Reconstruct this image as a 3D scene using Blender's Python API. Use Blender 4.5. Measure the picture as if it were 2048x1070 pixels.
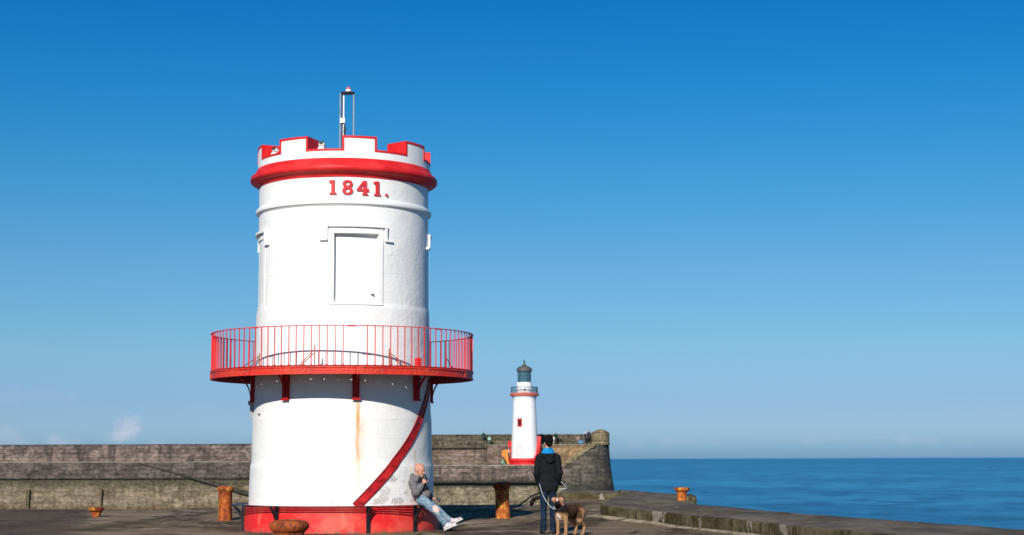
import bpy, bmesh, math, random
from mathutils import Vector, Matrix, noise, Euler
R = math.radians
PI = math.pi
sc = bpy.context.scene
for o in list(bpy.data.objects):
    bpy.data.objects.remove(o)

# ------------------------------------------------------------------ camera
F, CX, CY, HC = 3350.0, 1024.0, 535.0, 1.4
PITCH = math.atan(383 / F)
cam = bpy.data.cameras.new('camera')
cam.lens = 36 * F / 2048
cam.sensor_width = 36
cam.clip_start = 0.5
cam.clip_end = 90000
cam.dof.use_dof = True
cam.dof.focus_distance = 32.5
cam.dof.aperture_fstop = 2.4
camo = bpy.data.objects.new('camera', cam)
sc.collection.objects.link(camo)
CM = Matrix.Rotation(PI / 2 + PITCH, 4, 'X') @ Matrix.Rotation(R(-0.2), 4, 'Z')
camo.matrix_world = Matrix.Translation((0, 0, HC)) @ CM
sc.camera = camo

# ------------------------------------------------------------------ light
SUN_EL, SUN_AZ = 26.0, 12.0          # sun behind the camera, 12 degrees to its left
sund = Vector((-math.sin(R(SUN_AZ)) * math.cos(R(SUN_EL)), -math.cos(R(SUN_AZ)) * math.cos(R(SUN_EL)), math.sin(R(SUN_EL))))
sun = bpy.data.lights.new('sun', 'SUN')
sun.energy = 4.5
sun.angle = R(0.5)
sun.color = (1.0, 0.945, 0.86)
suno = bpy.data.objects.new('sun', sun)
suno.rotation_euler = sund.to_track_quat('Z', 'Y').to_euler()
suno.location = (-20, -40, 30)
sc.collection.objects.link(suno)

w = bpy.data.worlds.new('World')
sc.world = w
w.use_nodes = True
wn, wl = w.node_tree.nodes, w.node_tree.links
bg = wn['Background']
sky = wn.new('ShaderNodeTexSky')
sky.sky_type = 'NISHITA'
sky.sun_disc = False
sky.sun_elevation = R(SUN_EL)
sky.sun_rotation = R(180 + SUN_AZ)
sky.air_density = 1.0
sky.dust_density = 0.15
sky.ozone_density = 2.5
sky.altitude = 300
hs = wn.new('ShaderNodeHueSaturation')
hs.inputs['Saturation'].default_value = 1.25
gm = wn.new('ShaderNodeGamma')
gm.inputs['Gamma'].default_value = 1.0
wl.new(sky.outputs[0], hs.inputs['Color'])
wl.new(hs.outputs[0], gm.inputs[0])
# clear maritime air: the Nishita horizon is toned from warm white to pale blue
tc = wn.new('ShaderNodeTexCoord')
sx = wn.new('ShaderNodeSeparateXYZ')
wl.new(tc.outputs['Generated'], sx.inputs[0])
rp = wn.new('ShaderNodeValToRGB')
wl.new(sx.outputs['Z'], rp.inputs[0])
STOPS = [(0.0, (.18, .36, .95)), (.006, (.225, .43, .98)), (.017, (.325, .505, 1.0)), (.035, (.335, .49, .91)), (.064, (.375, .564, .807)), (.112, (.373, .618, .807)),
         (.165, (.24, .645, .837)), (.217, (.112, .632, .862)), (.266, (.055, .573, .884)), (.34, (.10, .60, .88)), (.55, (.75, .88, .90))]
el = rp.color_ramp.elements
while len(el) < len(STOPS): el.new(0.5)
for e_, (p_, c_) in zip(el, STOPS):
    e_.position = p_; e_.color = (*c_, 1)
tm = wn.new('ShaderNodeMix')
tm.data_type = 'RGBA'; tm.blend_type = 'MULTIPLY'
tm.inputs['Factor'].default_value = 1
wl.new(gm.outputs[0], tm.inputs['A'])
wl.new(rp.outputs[0], tm.inputs['B'])
# a few faint low puffs of cloud near the horizon
nz = wn.new('ShaderNodeTexNoise')
nz.inputs['Scale'].default_value = 90
nz.inputs['Detail'].default_value = 5
wl.new(tc.outputs['Generated'], nz.inputs['Vector'])
last = tm.outputs['Result']
def wmath(op, a, b):
    t = wn.new('ShaderNodeMath'); t.operation = op
    for i_, v_ in enumerate((a, b)):
        if isinstance(v_, bpy.types.NodeSocket): wl.new(v_, t.inputs[i_])
        else: t.inputs[i_].default_value = v_
    return t.outputs[0]
for az_, el_, ra_, rz_, am_ in ((-12.95, 1.02, .0075, .0075, .55), (-13.1, .8, .011, .005, .45), (-15.1, .62, .008, .004, .3), (-17.2, .70, .02, .006, .22), (-16.6, 2.1, .05, .004, .10), (5.5, .55, .03, .003, .12), (10.5, .65, .04, .003, .10), (13.5, .6, .02, .003, .10), (-11.6, 0.45, .02, .003, .25)):
    c_ = Vector((math.sin(R(az_)) * math.cos(R(el_)), math.cos(R(az_)) * math.cos(R(el_)), math.sin(R(el_))))
    dx_ = wmath('DIVIDE', wmath('SUBTRACT', sx.outputs['X'], c_.x), ra_)
    dz_ = wmath('DIVIDE', wmath('SUBTRACT', sx.outputs['Z'], c_.z), rz_)
    d_ = wmath('SQRT', wmath('ADD', wmath('MULTIPLY', dx_, dx_), wmath('MULTIPLY', dz_, dz_)), 0)
    d_ = wmath('ADD', d_, wmath('MULTIPLY', wmath('SUBTRACT', nz.outputs[0], 0.5), 3.0))
    r1 = wn.new('ShaderNodeMapRange'); r1.interpolation_type = 'SMOOTHSTEP'
    wl.new(d_, r1.inputs[0])
    r1.inputs[1].default_value = 1.3; r1.inputs[2].default_value = 0.2; r1.inputs[4].default_value = am_
    mask = wmath('MULTIPLY', r1.outputs[0], wmath('GREATER_THAN', sx.outputs['Y'], 0))
    mx = wn.new('ShaderNodeMix')
    mx.data_type = 'RGBA'
    mx.inputs['B'].default_value = (5.6, 6.0, 7.4, 1)
    wl.new(mask, mx.inputs['Factor'])
    wl.new(last, mx.inputs['A'])
    last = mx.outputs['Result']
wl.new(last, bg.inputs['Color'])
bg.inputs['Strength'].default_value = 0.085

sc.view_settings.view_transform = 'Standard'
sc.view_settings.look = 'None'
sc.view_settings.exposure = 0.235
sc.view_settings.gamma = 1.0
sc.view_settings.use_curve_mapping = False
sc.cycles.use_denoising = True
sc.cycles.max_bounces = 6

# ------------------------------------------------------------------ helpers
def ray(px, py):
    d = Vector(((px - CX) / F, -(py - CY) / F, -1.0))
    return CM.to_3x3() @ d
def at(px, py, Y):
    d = ray(px, py)
    return Vector((0, 0, HC)) + d * (Y / d.y)
def gp(px, py, z=0.0):
    d = ray(px, py)
    return Vector((0, 0, HC)) + d * ((z - HC) / d.z)

def gz(y):                   # the quay rises gently towards the water behind the tower
    return max(0.0, 0.023 * (y - 34.5))
def gps(px, py, h=0.0):
    z = h
    for _ in range(40):
        z = 0.5 * z + 0.5 * (gz(gp(px, py, z).y) + h)
    return gp(px, py, z)
def link(o, parent=None):
    sc.collection.objects.link(o)
    if parent: o.parent = parent
    return o
def obj(name, bm, mat, parent=None, smooth=None, loc=None):
    if isinstance(bm, bmesh.types.BMesh):
        me = bpy.data.meshes.new(name)
        bm.normal_update()
        bm.to_mesh(me)
        bm.free()
    else:
        me = bm
    for m in (mat if isinstance(mat, (list, tuple)) else [mat]):
        me.materials.append(m)
    if smooth is not None:
        me.shade_smooth()
        try:
            me.set_sharp_from_angle(angle=R(smooth))
        except Exception:
            pass
    o = bpy.data.objects.new(name, me)
    if loc is not None: o.location = loc
    return link(o, parent)
def tag(o, label, cat, group=None, kind=None):
    if label: o['label'] = label
    if cat: o['category'] = cat
    if group: o['group'] = group
    if kind: o['kind'] = kind
    return o
def empty(name, loc, rz=0, label=None, cat=None, group=None):
    o = bpy.data.objects.new(name, None)
    o.location = loc
    o.rotation_euler = (0, 0, rz)
    o.empty_display_size = 0.2
    link(o)
    return tag(o, label, cat, group)
def copy_tree(o, parent=None):
    c = o.copy()
    link(c, parent)
    for ch in list(o.children):
        copy_tree(ch, c)
    return c

def box(bm, x0, x1, y0, y1, z0, z1, M=None):
    vs = [bm.verts.new((x, y, z)) for z in (z0, z1) for x, y in ((x0, y0), (x1, y0), (x1, y1), (x0, y1))]
    for f in ((3, 2, 1, 0), (4, 5, 6, 7), (0, 1, 5, 4), (1, 2, 6, 5), (2, 3, 7, 6), (3, 0, 4, 7)):
        bm.faces.new([vs[i] for i in f])
    if M: bmesh.ops.transform(bm, matrix=M, verts=vs)
    return vs
def P(th, r, z):            # tower angle (0 = towards the camera, positive to the right)
    return Vector((r * math.sin(R(th)), -r * math.cos(R(th)), z))
def arcbox(bm, r0, r1, a0, a1, z0, z1, n=6):
    full = abs(a1 - a0) >= 359.9
    rows = []
    cnt = n if full else n + 1
    for i in range(cnt):
        a = a0 + (a1 - a0) * i / n
        rows.append([bm.verts.new(P(a, r, z)) for r, z in ((r0, z0), (r1, z0), (r1, z1), (r0, z1))])
    for i in range(n):
        A, B = rows[i], rows[(i + 1) % cnt]
        for k in range(4):
            j = (k + 1) % 4
            bm.faces.new((A[k], B[k], B[j], A[j])[::1])
    if not full:
        bm.faces.new(rows[0])
        bm.faces.new(rows[-1][::-1])
    bmesh.ops.recalc_face_normals(bm, faces=bm.faces)
def lathe(bm, prof, n=96, cap=True, c=(0, 0)):
    rows = []
    for r, z in prof:
        rows.append([bm.verts.new((c[0] + r * math.sin(2 * PI * i / n), c[1] - r * math.cos(2 * PI * i / n), z)) for i in range(n)])
    for a, b in zip(rows[:-1], rows[1:]):
        for i in range(n):
            bm.faces.new((a[i], a[(i + 1) % n], b[(i + 1) % n], b[i]))
    if cap:
        bm.faces.new(rows[0][::-1])
        bm.faces.new(rows[-1])
    return rows
def tube(bm, pts, r, n=8, closed=False):
    pts = [Vector(p) for p in pts]
    rr = r if isinstance(r, (list, tuple)) else [r] * len(pts)
    rings = []
    prev = None
    m = len(pts)
    for i, p in enumerate(pts):
        if closed: d = pts[(i + 1) % m] - pts[i - 1]
        else: d = pts[min(i + 1, m - 1)] - pts[max(i - 1, 0)]
        d.normalize()
        if prev is None:
            u = d.orthogonal().normalized()
        else:
            u = (prev - d * prev.dot(d)).normalized()
        prev = u
        v = d.cross(u)
        rings.append([bm.verts.new(p + (u * math.cos(2 * PI * k / n) + v * math.sin(2 * PI * k / n)) * rr[i]) for k in range(n)])
    for i in range(m if closed else m - 1):
        A, B = rings[i], rings[(i + 1) % m]
        for k in range(n):
            bm.faces.new((A[k], A[(k + 1) % n], B[(k + 1) % n], B[k]))
    if not closed:
        bm.faces.new(rings[0][::-1])
        bm.faces.new(rings[-1])
def strip_poly(bm, pts2, M, th):      # extruded polygon: pts2 in a plane, M to 3-D, th thickness along local z
    a = [bm.verts.new(M @ Vector((x, y, 0))) for x, y in pts2]
    b = [bm.verts.new(M @ Vector((x, y, th))) for x, y in pts2]
    bm.faces.new(a[::-1]); bm.faces.new(b)
    n = len(a)
    for i in range(n):
        bm.faces.new((a[i], a[(i + 1) % n], b[(i + 1) % n], b[i]))

# ------------------------------------------------------------------ materials
class NT:
    def __init__(s, name, rough=0.6, spec=0.3, metal=0.0):
        s.m = bpy.data.materials.new(name)
        s.m.use_nodes = True
        s.n = s.m.node_tree.nodes
        s.l = s.m.node_tree.links
        s.b = s.n['Principled BSDF']
        s.b.inputs['Roughness'].default_value = rough
        s.b.inputs['Specular IOR Level'].default_value = spec
        s.b.inputs['Metallic'].default_value = metal
        s.tc = None
    def _in(s, sock, v):
        if v is None: return
        if isinstance(v, bpy.types.NodeSocket): s.l.new(v, sock)
        elif isinstance(v, (tuple, list)) and len(v) == 3 and sock.type == 'RGBA': sock.default_value = (*v, 1)
        else: sock.default_value = v
    def coord(s, kind='Object'):
        if s.tc is None: s.tc = s.n.new('ShaderNodeTexCoord')
        return s.tc.outputs[kind]
    def map(s, vec, scale=(1, 1, 1), loc=(0, 0, 0), rot=(0, 0, 0)):
        m = s.n.new('ShaderNodeMapping')
        m.inputs['Scale'].default_value = scale
        m.inputs['Location'].default_value = loc
        m.inputs['Rotation'].default_value = rot
        s.l.new(vec, m.inputs[0])
        return m.outputs[0]
    def noise(s, vec, scale=5, detail=4, rough=0.55, dist=0.0):
        t = s.n.new('ShaderNodeTexNoise')
        s.l.new(vec, t.inputs['Vector'])
        t.inputs['Scale'].default_value = scale
        t.inputs['Detail'].default_value = detail
        t.inputs['Roughness'].default_value = rough
        t.inputs['Distortion'].default_value = dist
        return t.outputs[0]
    def voro(s, vec, scale=5, feature='F1', rnd=1.0):
        t = s.n.new('ShaderNodeTexVoronoi')
        t.feature = feature
        s.l.new(vec, t.inputs['Vector'])
        t.inputs['Scale'].default_value = scale
        t.inputs['Randomness'].default_value = rnd
        return t
    def rng(s, v, a, b, c=0.0, d=1.0, smooth=True):
        t = s.n.new('ShaderNodeMapRange')
        if smooth: t.interpolation_type = 'SMOOTHSTEP'
        s._in(t.inputs[0], v)
        t.inputs[1].default_value = a; t.inputs[2].default_value = b
        t.inputs[3].default_value = c; t.inputs[4].default_value = d
        return t.outputs[0]
    def math(s, op, a, b=None, c=None):
        t = s.n.new('ShaderNodeMath')
        t.operation = op
        s._in(t.inputs[0], a); s._in(t.inputs[1], b)
        if c is not None: s._in(t.inputs[2], c)
        return t.outputs[0]
    def mix(s, f, a, b, mode='MIX'):
        t = s.n.new('ShaderNodeMix')
        t.data_type = 'RGBA'
        t.blend_type = mode
        s._in(t.inputs['Factor'], f)
        s._in(t.inputs['A'], a); s._in(t.inputs['B'], b)
        return t.outputs['Result']
    def sep(s, v):
        t = s.n.new('ShaderNodeSeparateXYZ')
        s.l.new(v, t.inputs[0])
        return t.outputs
    def brick(s, vec, c1, c2, mortar, w, h, ms=0.02, off=0.5):
        t = s.n.new('ShaderNodeTexBrick')
        s.l.new(vec, t.inputs['Vector'])
        s._in(t.inputs['Color1'], c1); s._in(t.inputs['Color2'], c2); s._in(t.inputs['Mortar'], mortar)
        t.inputs['Scale'].default_value = 1
        t.inputs['Mortar Size'].default_value = ms
        t.inputs['Mortar Smooth'].default_value = 0.3
        t.inputs['Brick Width'].default_value = w
        t.inputs['Row Height'].default_value = h
        t.offset = off
        return t.outputs
    def col(s, v): s._in(s.b.inputs['Base Color'], v)
    def bump(s, h, strength=0.5, dist=0.02):
        t = s.n.new('ShaderNodeBump')
        t.inputs['Strength'].default_value = strength
        t.inputs['Distance'].default_value = dist
        s.l.new(h, t.inputs['Height'])
        s.l.new(t.outputs[0], s.b.inputs['Normal'])
def simple(name, c, rough=0.6, spec=0.3, metal=0.0, var=0.15, scale=12, bump=0.0):
    t = NT(name, rough, spec, metal)
    v = t.coord()
    n = t.noise(v, scale, 4)
    t.col(t.mix(t.rng(n, 0.3, 0.7), tuple(x * (1 - var) for x in c), tuple(min(1, x * (1 + var)) for x in c)))
    if bump: t.bump(n, bump, 0.01)
    return t.m

def m_white_wall():
    t = NT('white_masonry_paint', 0.55, 0.25)
    uv = t.coord('UV')
    u, v, _ = t.sep(uv)[:3]
    big = t.noise(uv, 0.9, 4)
    base = t.mix(t.rng(big, 0.35, 0.7), (0.77, 0.765, 0.74), (0.81, 0.80, 0.775))
    # faint course joints and hairlines
    bk = t.brick(uv, (1, 1, 1), (1, 1, 1), (0, 0, 0), 0.9, 0.36, 0.006)
    fj = t.math('MULTIPLY', t.rng(bk['Fac'], 0, 1), t.rng(t.noise(uv, 2.5, 3), 0.5, 0.65))
    base = t.mix(t.math('MULTIPLY', fj, 0.16), base, (0.5, 0.48, 0.44))
    def blob(cu, cv, su, sv, amt, col, b, edge=0.25, ns=9):
        du = t.math('DIVIDE', t.math('SUBTRACT', u, cu), su)
        dv = t.math('DIVIDE', t.math('SUBTRACT', v, cv), sv)
        d = t.math('SQRT', t.math('ADD', t.math('MULTIPLY', du, du), t.math('MULTIPLY', dv, dv)))
        d = t.math('ADD', d, t.math('MULTIPLY', t.math('SUBTRACT', t.noise(uv, ns, 6, 0.75), 0.5), 3.4))
        sp_ = t.rng(t.noise(uv, 38, 4, 0.75), 0.40, 0.58, 0.25, 1.0)
        return t.mix(t.math('MULTIPLY', t.math('MULTIPLY', t.rng(d, 1.0, 1.0 - edge), sp_), amt), b, col)
    # rust runs (u = angle * 1.8 m, v = height)
    def run(cu, wd, top, bot, amt, b, col=(0.58, 0.30, 0.07)):
        wob = t.math('MULTIPLY', t.math('SUBTRACT', t.noise(t.map(uv, (1, 1.6, 1)), 2.0, 3), 0.5), 0.10)
        du = t.math('ABSOLUTE', t.math('SUBTRACT', t.math('ADD', u, wob), cu))
        m = t.rng(du, wd, wd * 0.15)
        zz = t.math('MULTIPLY', t.rng(v, top + 0.03, top - 0.05), t.rng(v, bot, top - 0.5, 0.0, 1.0))
        m = t.math('MULTIPLY', t.math('MULTIPLY', m, zz), t.rng(t.noise(t.map(uv, (10, 1.2, 1)), 2, 3), 0.30, 0.62, 0.45, 1))
        return t.mix(t.math('MULTIPLY', m, amt), b, col)
    k = R(1) * 1.8
    base = run(15.3 * k, 0.065, 2.54, 0.5, 0.85, base)
    base = run(16.5 * k, 0.19, 2.3, 0.4, 0.33, base)
    for th, top, l, a in ((52, 1.72, 0.5, .5), (46, 1.42, 0.5, .45), (58, 2.05, 0.45, .4), (40, 1.16, 0.5, .3), (-66, 2.5, 0.6, .12), (60.5, 2.54, 0.9, 0.25)):
        base = run(th * k, 0.06, top, top - l, a, base)
    grey = (0.30, 0.27, 0.24)
    for th, z, su, sv, a in ((37.5, 1.02, .13, .07, .8), (33, .79, .12, .10, .6), (30.5, .62, .17, .09, .75), (25.5, .57, .1, .05, .5), (41, .60, .15, .08, .8), (-1, .56, .09, .04, .5), (4, .54, .07, .04, .5), (48, .75, .06, .03, .5), (46, .97, .05, .03, .4), (54, .6, .1, .05, .5)):
        base = blob(th * k, z, su, sv, a, grey, base)
    fine = t.noise(uv, 14, 5, 0.6)
    med = t.noise(uv, 3.2, 4)
    flake = t.voro(uv, 8, 'F1').outputs['Distance']
    t.col(base)
    right = t.rng(t.noise(uv, 0.8, 2), 0.45, 0.62)
    h = t.math('ADD', t.math('MULTIPLY', fine, 0.5), t.math('MULTIPLY', med, 0.9))
    h = t.math('ADD', h, t.math('MULTIPLY', t.math('MULTIPLY', flake, right), 0.5))
    h = t.math('SUBTRACT', h, t.math('MULTIPLY', t.rng(bk['Fac'], 0, 1), 0.25))
    t.bump(h, 0.55, 0.02)
    return t.m
def m_red(name='red_gloss_paint', worn=0.0, base=(0.70, 0.016, 0.018)):
    t = NT(name, 0.5, 0.22)
    v = t.coord()
    n = t.noise(v, 2.5, 5)
    c = t.mix(t.rng(n, 0.35, 0.7), tuple(x * 0.86 for x in base), (min(1, base[0] * 1.08), base[1] * 2.0, base[2] * 1.8))
    f = t.noise(v, 22, 6, 0.7)
    if worn > 0.9:
        c = t.mix(t.math('MULTIPLY', t.rng(t.noise(t.map(v, (1, 1, 2)), 5, 5, 0.7, 0.5), 0.50, 0.58), .75), c, (0.16, 0.008, 0.010))
    if worn:
        c = t.mix(t.math('MULTIPLY', t.rng(f, 0.60, 0.68), worn), c, (0.10, 0.02, 0.02))
        c = t.mix(t.math('MULTIPLY', t.rng(t.noise(v, 17, 5, .7), 0.66, 0.74), worn * 0.3), c, (0.75, 0.45, 0.40))
    t.col(c)
    t.bump(t.noise(v, 9, 5), 0.3 + worn * 0.4, 0.01)
    return t.m
def m_base_red():
    t = NT('red_plinth_paint', 0.5, 0.3)
    v = t.coord()
    n = t.noise(t.map(v, (1.2, 1.2, 2.0)), 1.4, 5)
    c = t.mix(t.rng(n, 0.40, 0.66), (0.72, 0.020, 0.022), (0.80, 0.085, 0.06))
    c = t.mix(t.math('MULTIPLY', t.rng(t.noise(t.map(v, (3, 3, 1), rot=(0, 0.6, 0)), 2.0, 5), 0.58, 0.66), 0.5), c, (0.70, 0.17, 0.11))
    z = t.sep(v)['Z']
    c = t.mix(t.math('MULTIPLY', t.rng(z, 0.10, 0.0), t.rng(t.noise(v, 9, 3), 0.4, 0.6)), c, (0.25, 0.09, 0.06))
    t.col(c)
    t.bump(t.noise(v, 7, 5), 0.35, 0.015)
    return t.m
def m_rust(name, dark=0.5, seed=0.0, orange=(0.50, 0.13, 0.02), br=1.0):
    t = NT(name, 0.8, 0.2)
    v = t.map(t.coord(), loc=(seed, seed * 2, 0))
    n1 = t.noise(v, 5.5, 6, 0.65, 0.3)
    n2 = t.noise(t.map(v, (1, 1, 0.45)), 13, 5, 0.7, 0.6)
    c = t.mix(t.rng(n1, 0.36, 0.62), orange, (0.27, 0.055, 0.016))
    c = t.mix(t.math('MULTIPLY', t.rng(n2, 0.48, 0.60), br), c, (0.13, 0.032, 0.014))
    c = t.mix(t.math('MULTIPLY', t.rng(t.noise(t.map(v, (1, 1, 0.5), loc=(3, 1, 2)), 8, 5, 0.6, 0.4), 0.56, 0.63), 0.85), c, (0.62, 0.30, 0.045))
    c = t.mix(t.math('MULTIPLY', t.rng(t.noise(t.map(v, loc=(9, 4, 2)), 10, 4), 0.60, 0.7), dark), c, (0.05, 0.02, 0.03))
    t.col(c)
    t.bump(n2, 0.6, 0.02)
    return t.m
def m_ground():
    t = NT('worn_quay_stone', 0.95, 0.06)
    v = t.coord()
    x, y, z = t.sep(v)[:3]
    wv = t.map(v, (0.55, 0.22, 1), rot=(0, 0, 0.14))
    n1 = t.noise(wv, 1.0, 7, 0.62, 0.5)
    n2 = t.noise(t.map(v, (0.5, 0.5, 1)), 3.2, 6, 0.66)
    n3 = t.noise(v, 16, 5, 0.7)
    c = t.mix(t.rng(n1, 0.43, 0.56), (0.095, 0.069, 0.048), (0.235, 0.175, 0.115))
    c = t.mix(t.math('MULTIPLY', t.rng(n2, 0.48, 0.66), 0.6), c, (0.28, 0.21, 0.145))
    c = t.mix(t.math('MULTIPLY', t.rng(t.noise(t.map(v, (0.3, 0.12, 1), (5, 2, 0)), 1.4, 5), 0.55, 0.7), 0.55), c, (0.12, 0.115, 0.06))
    # slab joints running across the quay, pale lime in places
    bw = t.map(v, (1, 1, 1), rot=(0, 0, R(11)))
    nd = t.noise(v, 0.7, 3)
    bk = t.brick(bw, (1.1, 1.1, 1.1), (0.5, 0.5, 0.5), (0, 0, 0), 2.6, 1.75, 0.075)
    c = t.mix(0.35, c, bk['Color'], 'MULTIPLY')
    c = t.mix(t.math('MULTIPLY', t.rng(bk['Fac'], 0.2, 0.8), t.rng(nd, 0.42, 0.58, 0.1, 0.85)), c, (0.035, 0.027, 0.02))
    lime = t.math('MULTIPLY', t.rng(t.math('ABSOLUTE', t.math('SUBTRACT', t.noise(t.map(v, (0.22, 0.30, 1), (1, 7, 0)), 1.5, 4, 0.5, 0.4), 0.5)), 0.020, 0.004), t.rng(t.noise(v, 0.8, 3), 0.45, 0.54))
    c = t.mix(t.math('MULTIPLY', lime, 0.8), c, (0.34, 0.29, 0.22))
    # wet tarry patch at the left
    wet = t.math('ADD', t.math('ADD', x, t.math('MULTIPLY', y, 0.20)), t.math('MULTIPLY', t.noise(v, 0.9, 4), 1.4))
    c = t.mix(t.math('MULTIPLY', t.rng(wet, -0.9, -1.6), 0.75), c, (0.075, 0.059, 0.048))
    c = t.mix(0.45, c, t.mix(t.rng(n3, 0.3, 0.7), (0.60, 0.58, 0.56), (1.62, 1.54, 1.46)), 'MULTIPLY')
    t.col(c)
    hh = t.math('ADD', t.math('MULTIPLY', n2, 1.0), t.math('MULTIPLY', n3, 0.5))
    hh = t.math('SUBTRACT', hh, t.math('MULTIPLY', bk['Fac'], 0.5))
    t.bump(hh, 0.9, 0.05)
    return t.m
def m_kerb(side=False):
    t = NT('mossy_kerb_stone' if side else 'kerb_top_stone', 0.95, 0.06)
    v = t.coord()
    n1 = t.noise(t.map(v, (0.7, 0.35, 1)), 1.6, 6, 0.6, 0.3)
    n2 = t.noise(v, 9, 5, 0.7)
    if side:
        c = t.mix(t.rng(n1, 0.4, 0.6), (0.060, 0.048, 0.022), (0.135, 0.112, 0.064))
        st = t.noise(t.map(v, (2.2, 2.2, 0.5)), 2.0, 4)
        c = t.mix(t.math('MULTIPLY', t.rng(st, 0.52, 0.62), 0.8), c, (0.045, 0.035, 0.016))
        c = t.mix(t.math('MULTIPLY', t.rng(t.noise(t.map(v, (1.0, 1.0, 0.7), (8, 3, 1)), 1.5, 4, 0.5, 0.5), 0.645, 0.68), 0.8), c, (0.30, 0.26, 0.21))
    else:
        c = t.mix(t.rng(n1, 0.4, 0.6), (0.11, 0.09, 0.072), (0.20, 0.165, 0.13))
        c = t.mix(t.math('MULTIPLY', t.rng(t.noise(t.map(v, (0.6, 0.25, 1), (4, 4, 0)), 1.9, 4), 0.56, 0.66), 0.7), c, (0.12, 0.11, 0.05))
        c = t.mix(t.math('MULTIPLY', t.rng(t.noise(t.map(v, (1, 0.4, 1), (2, 9, 0)), 2.6, 4), 0.65, 0.68), 0.8), c, (0.30, 0.26, 0.22))
    c = t.mix(0.5, c, t.mix(t.rng(n2, 0.3, 0.7), (0.5, 0.5, 0.5), (1.3, 1.3, 1.3)), 'MULTIPLY')
    t.col(c)
    t.bump(t.math('ADD', n2, t.math('MULTIPLY', n1, 1.5)), 0.9, 0.05)
    return t.m
def m_pier(name, lo, hi, accent, streak, bw=2.2, bh=0.62, moss=None, lime=0.3, mortar=0.5, top_stain_shade=None, bot_stain=None):
    lo, hi, accent, streak = [tuple(q_ * 1.16 for q_ in c_) for c_ in (lo, hi, accent, streak)]
    t = NT(name, 0.85, 0.15)
    v = t.coord()
    x, y, z = t.sep(v)[:3]
    cb = t.n.new('ShaderNodeCombineXYZ')
    t.l.new(t.math('ADD', x, t.math('MULTIPLY', y, 0.6)), cb.inputs[0]); t.l.new(z, cb.inputs[1])
    q = cb.outputs[0]
    n1 = t.noise(t.map(q, (0.35, 1.0, 1)), 0.9, 6, 0.62, 0.3)
    n2 = t.noise(t.map(q, (0.6, 1, 1)), 1.3, 6, 0.72, 0.4)
    n3 = t.noise(t.map(q, (0.8, 0.20, 1)), 1.1, 5, 0.6)
    bk = t.brick(q, (1.12, 1.1, 1.08), (0.82, 0.82, 0.83), (0.6, 0.57, 0.54), bw, bh, 0.04)
    c = t.mix(t.rng(n1, 0.38, 0.62), lo, hi)
    c = t.mix(t.math('MULTIPLY', t.rng(n2, 0.50, 0.64), 0.55), c, accent)
    c = t.mix(mortar * 0.6, c, bk['Color'], 'MULTIPLY')
    blk = t.voro(t.map(q, (0.55, 1.3, 1)), 1.0, 'F1')
    bs = t.sep(blk.outputs['Color'])[0]
    c = t.mix(0.45, c, t.mix(bs, (0.55, 0.55, 0.56), (1.4, 1.36, 1.32)), 'MULTIPLY')
    c = t.mix(t.math('MULTIPLY', t.rng(n3, 0.50, 0.62), 0.75), c, streak)
    if moss:
        c = t.mix(t.math('MULTIPLY', t.rng(t.noise(t.map(q, (0.6, 1, 1), (3, 8, 0)), 1.0, 5), 0.50, 0.62), 0.7), c, moss)
    if lime:
        c = t.mix(t.math('MULTIPLY', t.rng(t.noise(t.map(q, (0.7, 1.3, 1), (7, 2, 0)), 1.4, 6, 0.7), 0.60, 0.67), lime), c, (0.36, 0.32, 0.27))
    for st in (top_stain_shade, bot_stain):
        if st:
            z0, z1, colr, am = st
            zz = t.math('ADD', z, t.math('MULTIPLY', t.math('SUBTRACT', t.noise(t.map(q, (1.2, 0.1, 1)), 1.0, 5, 0.7), 0.5), 1.5))
            c = t.mix(t.math('MULTIPLY', t.rng(zz, z0, z1), am), c, colr)
    fine = t.noise(t.map(q, (0.7, 1, 1)), 2.6, 5, 0.75)
    c = t.mix(0.75, c, t.mix(t.rng(fine, 0.36, 0.64), (0.45, 0.44, 0.43), (1.45, 1.43, 1.4)), 'MULTIPLY')
    t.col(c)
    t.bump(t.math('ADD', n2, bk['Fac']), 0.9, 0.12)
    return t.m
def m_sea():
    t = NT('sea_water', 0.22, 0.5)
    v = t.coord()
    a = t.noise(t.map(v, (0.10, 0.055, 1), rot=(0, 0, 0.1)), 1.0, 6, 0.65)
    b = t.noise(t.map(v, (0.35, 0.9, 1), rot=(0, 0, -0.15)), 1.0, 4, 0.6)
    big = t.noise(t.map(v, (0.0016, 0.0014, 1)), 1.0, 6, 0.7)
    med = t.noise(t.map(v, (0.016, 0.010, 1), (4, 1, 0)), 1.0, 5, 0.65)
    c = t.mix(t.rng(big, 0.35, 0.65), (0.022, 0.19, 0.34), (0.042, 0.29, 0.49))
    c = t.mix(t.math('MULTIPLY', t.rng(med, 0.42, 0.62), 0.55), c, (0.004, 0.11, 0.25))
    c = t.mix(t.math('MULTIPLY', t.rng(a, 0.48, 0.60), 0.8), c, (0.005, 0.085, 0.20))
    c = t.mix(t.math('MULTIPLY', t.rng(t.noise(t.map(v, (0.13, 0.07, 1), (7, 3, 0)), 1.0, 6, 0.7), 0.56, 0.68), 0.55), c, (0.06, 0.36, 0.56))  # pale wave crest glints put into the sea colour
    t.col(c)
    t.b.inputs['Specular IOR Level'].default_value = 0.25
    t.b.inputs['Roughness'].default_value = 0.35
    h = t.math('ADD', t.math('MULTIPLY', a, 1.0), t.math('MULTIPLY', b, 0.25))
    t.bump(h, 1.0, 1.6)
    return t.m

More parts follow.
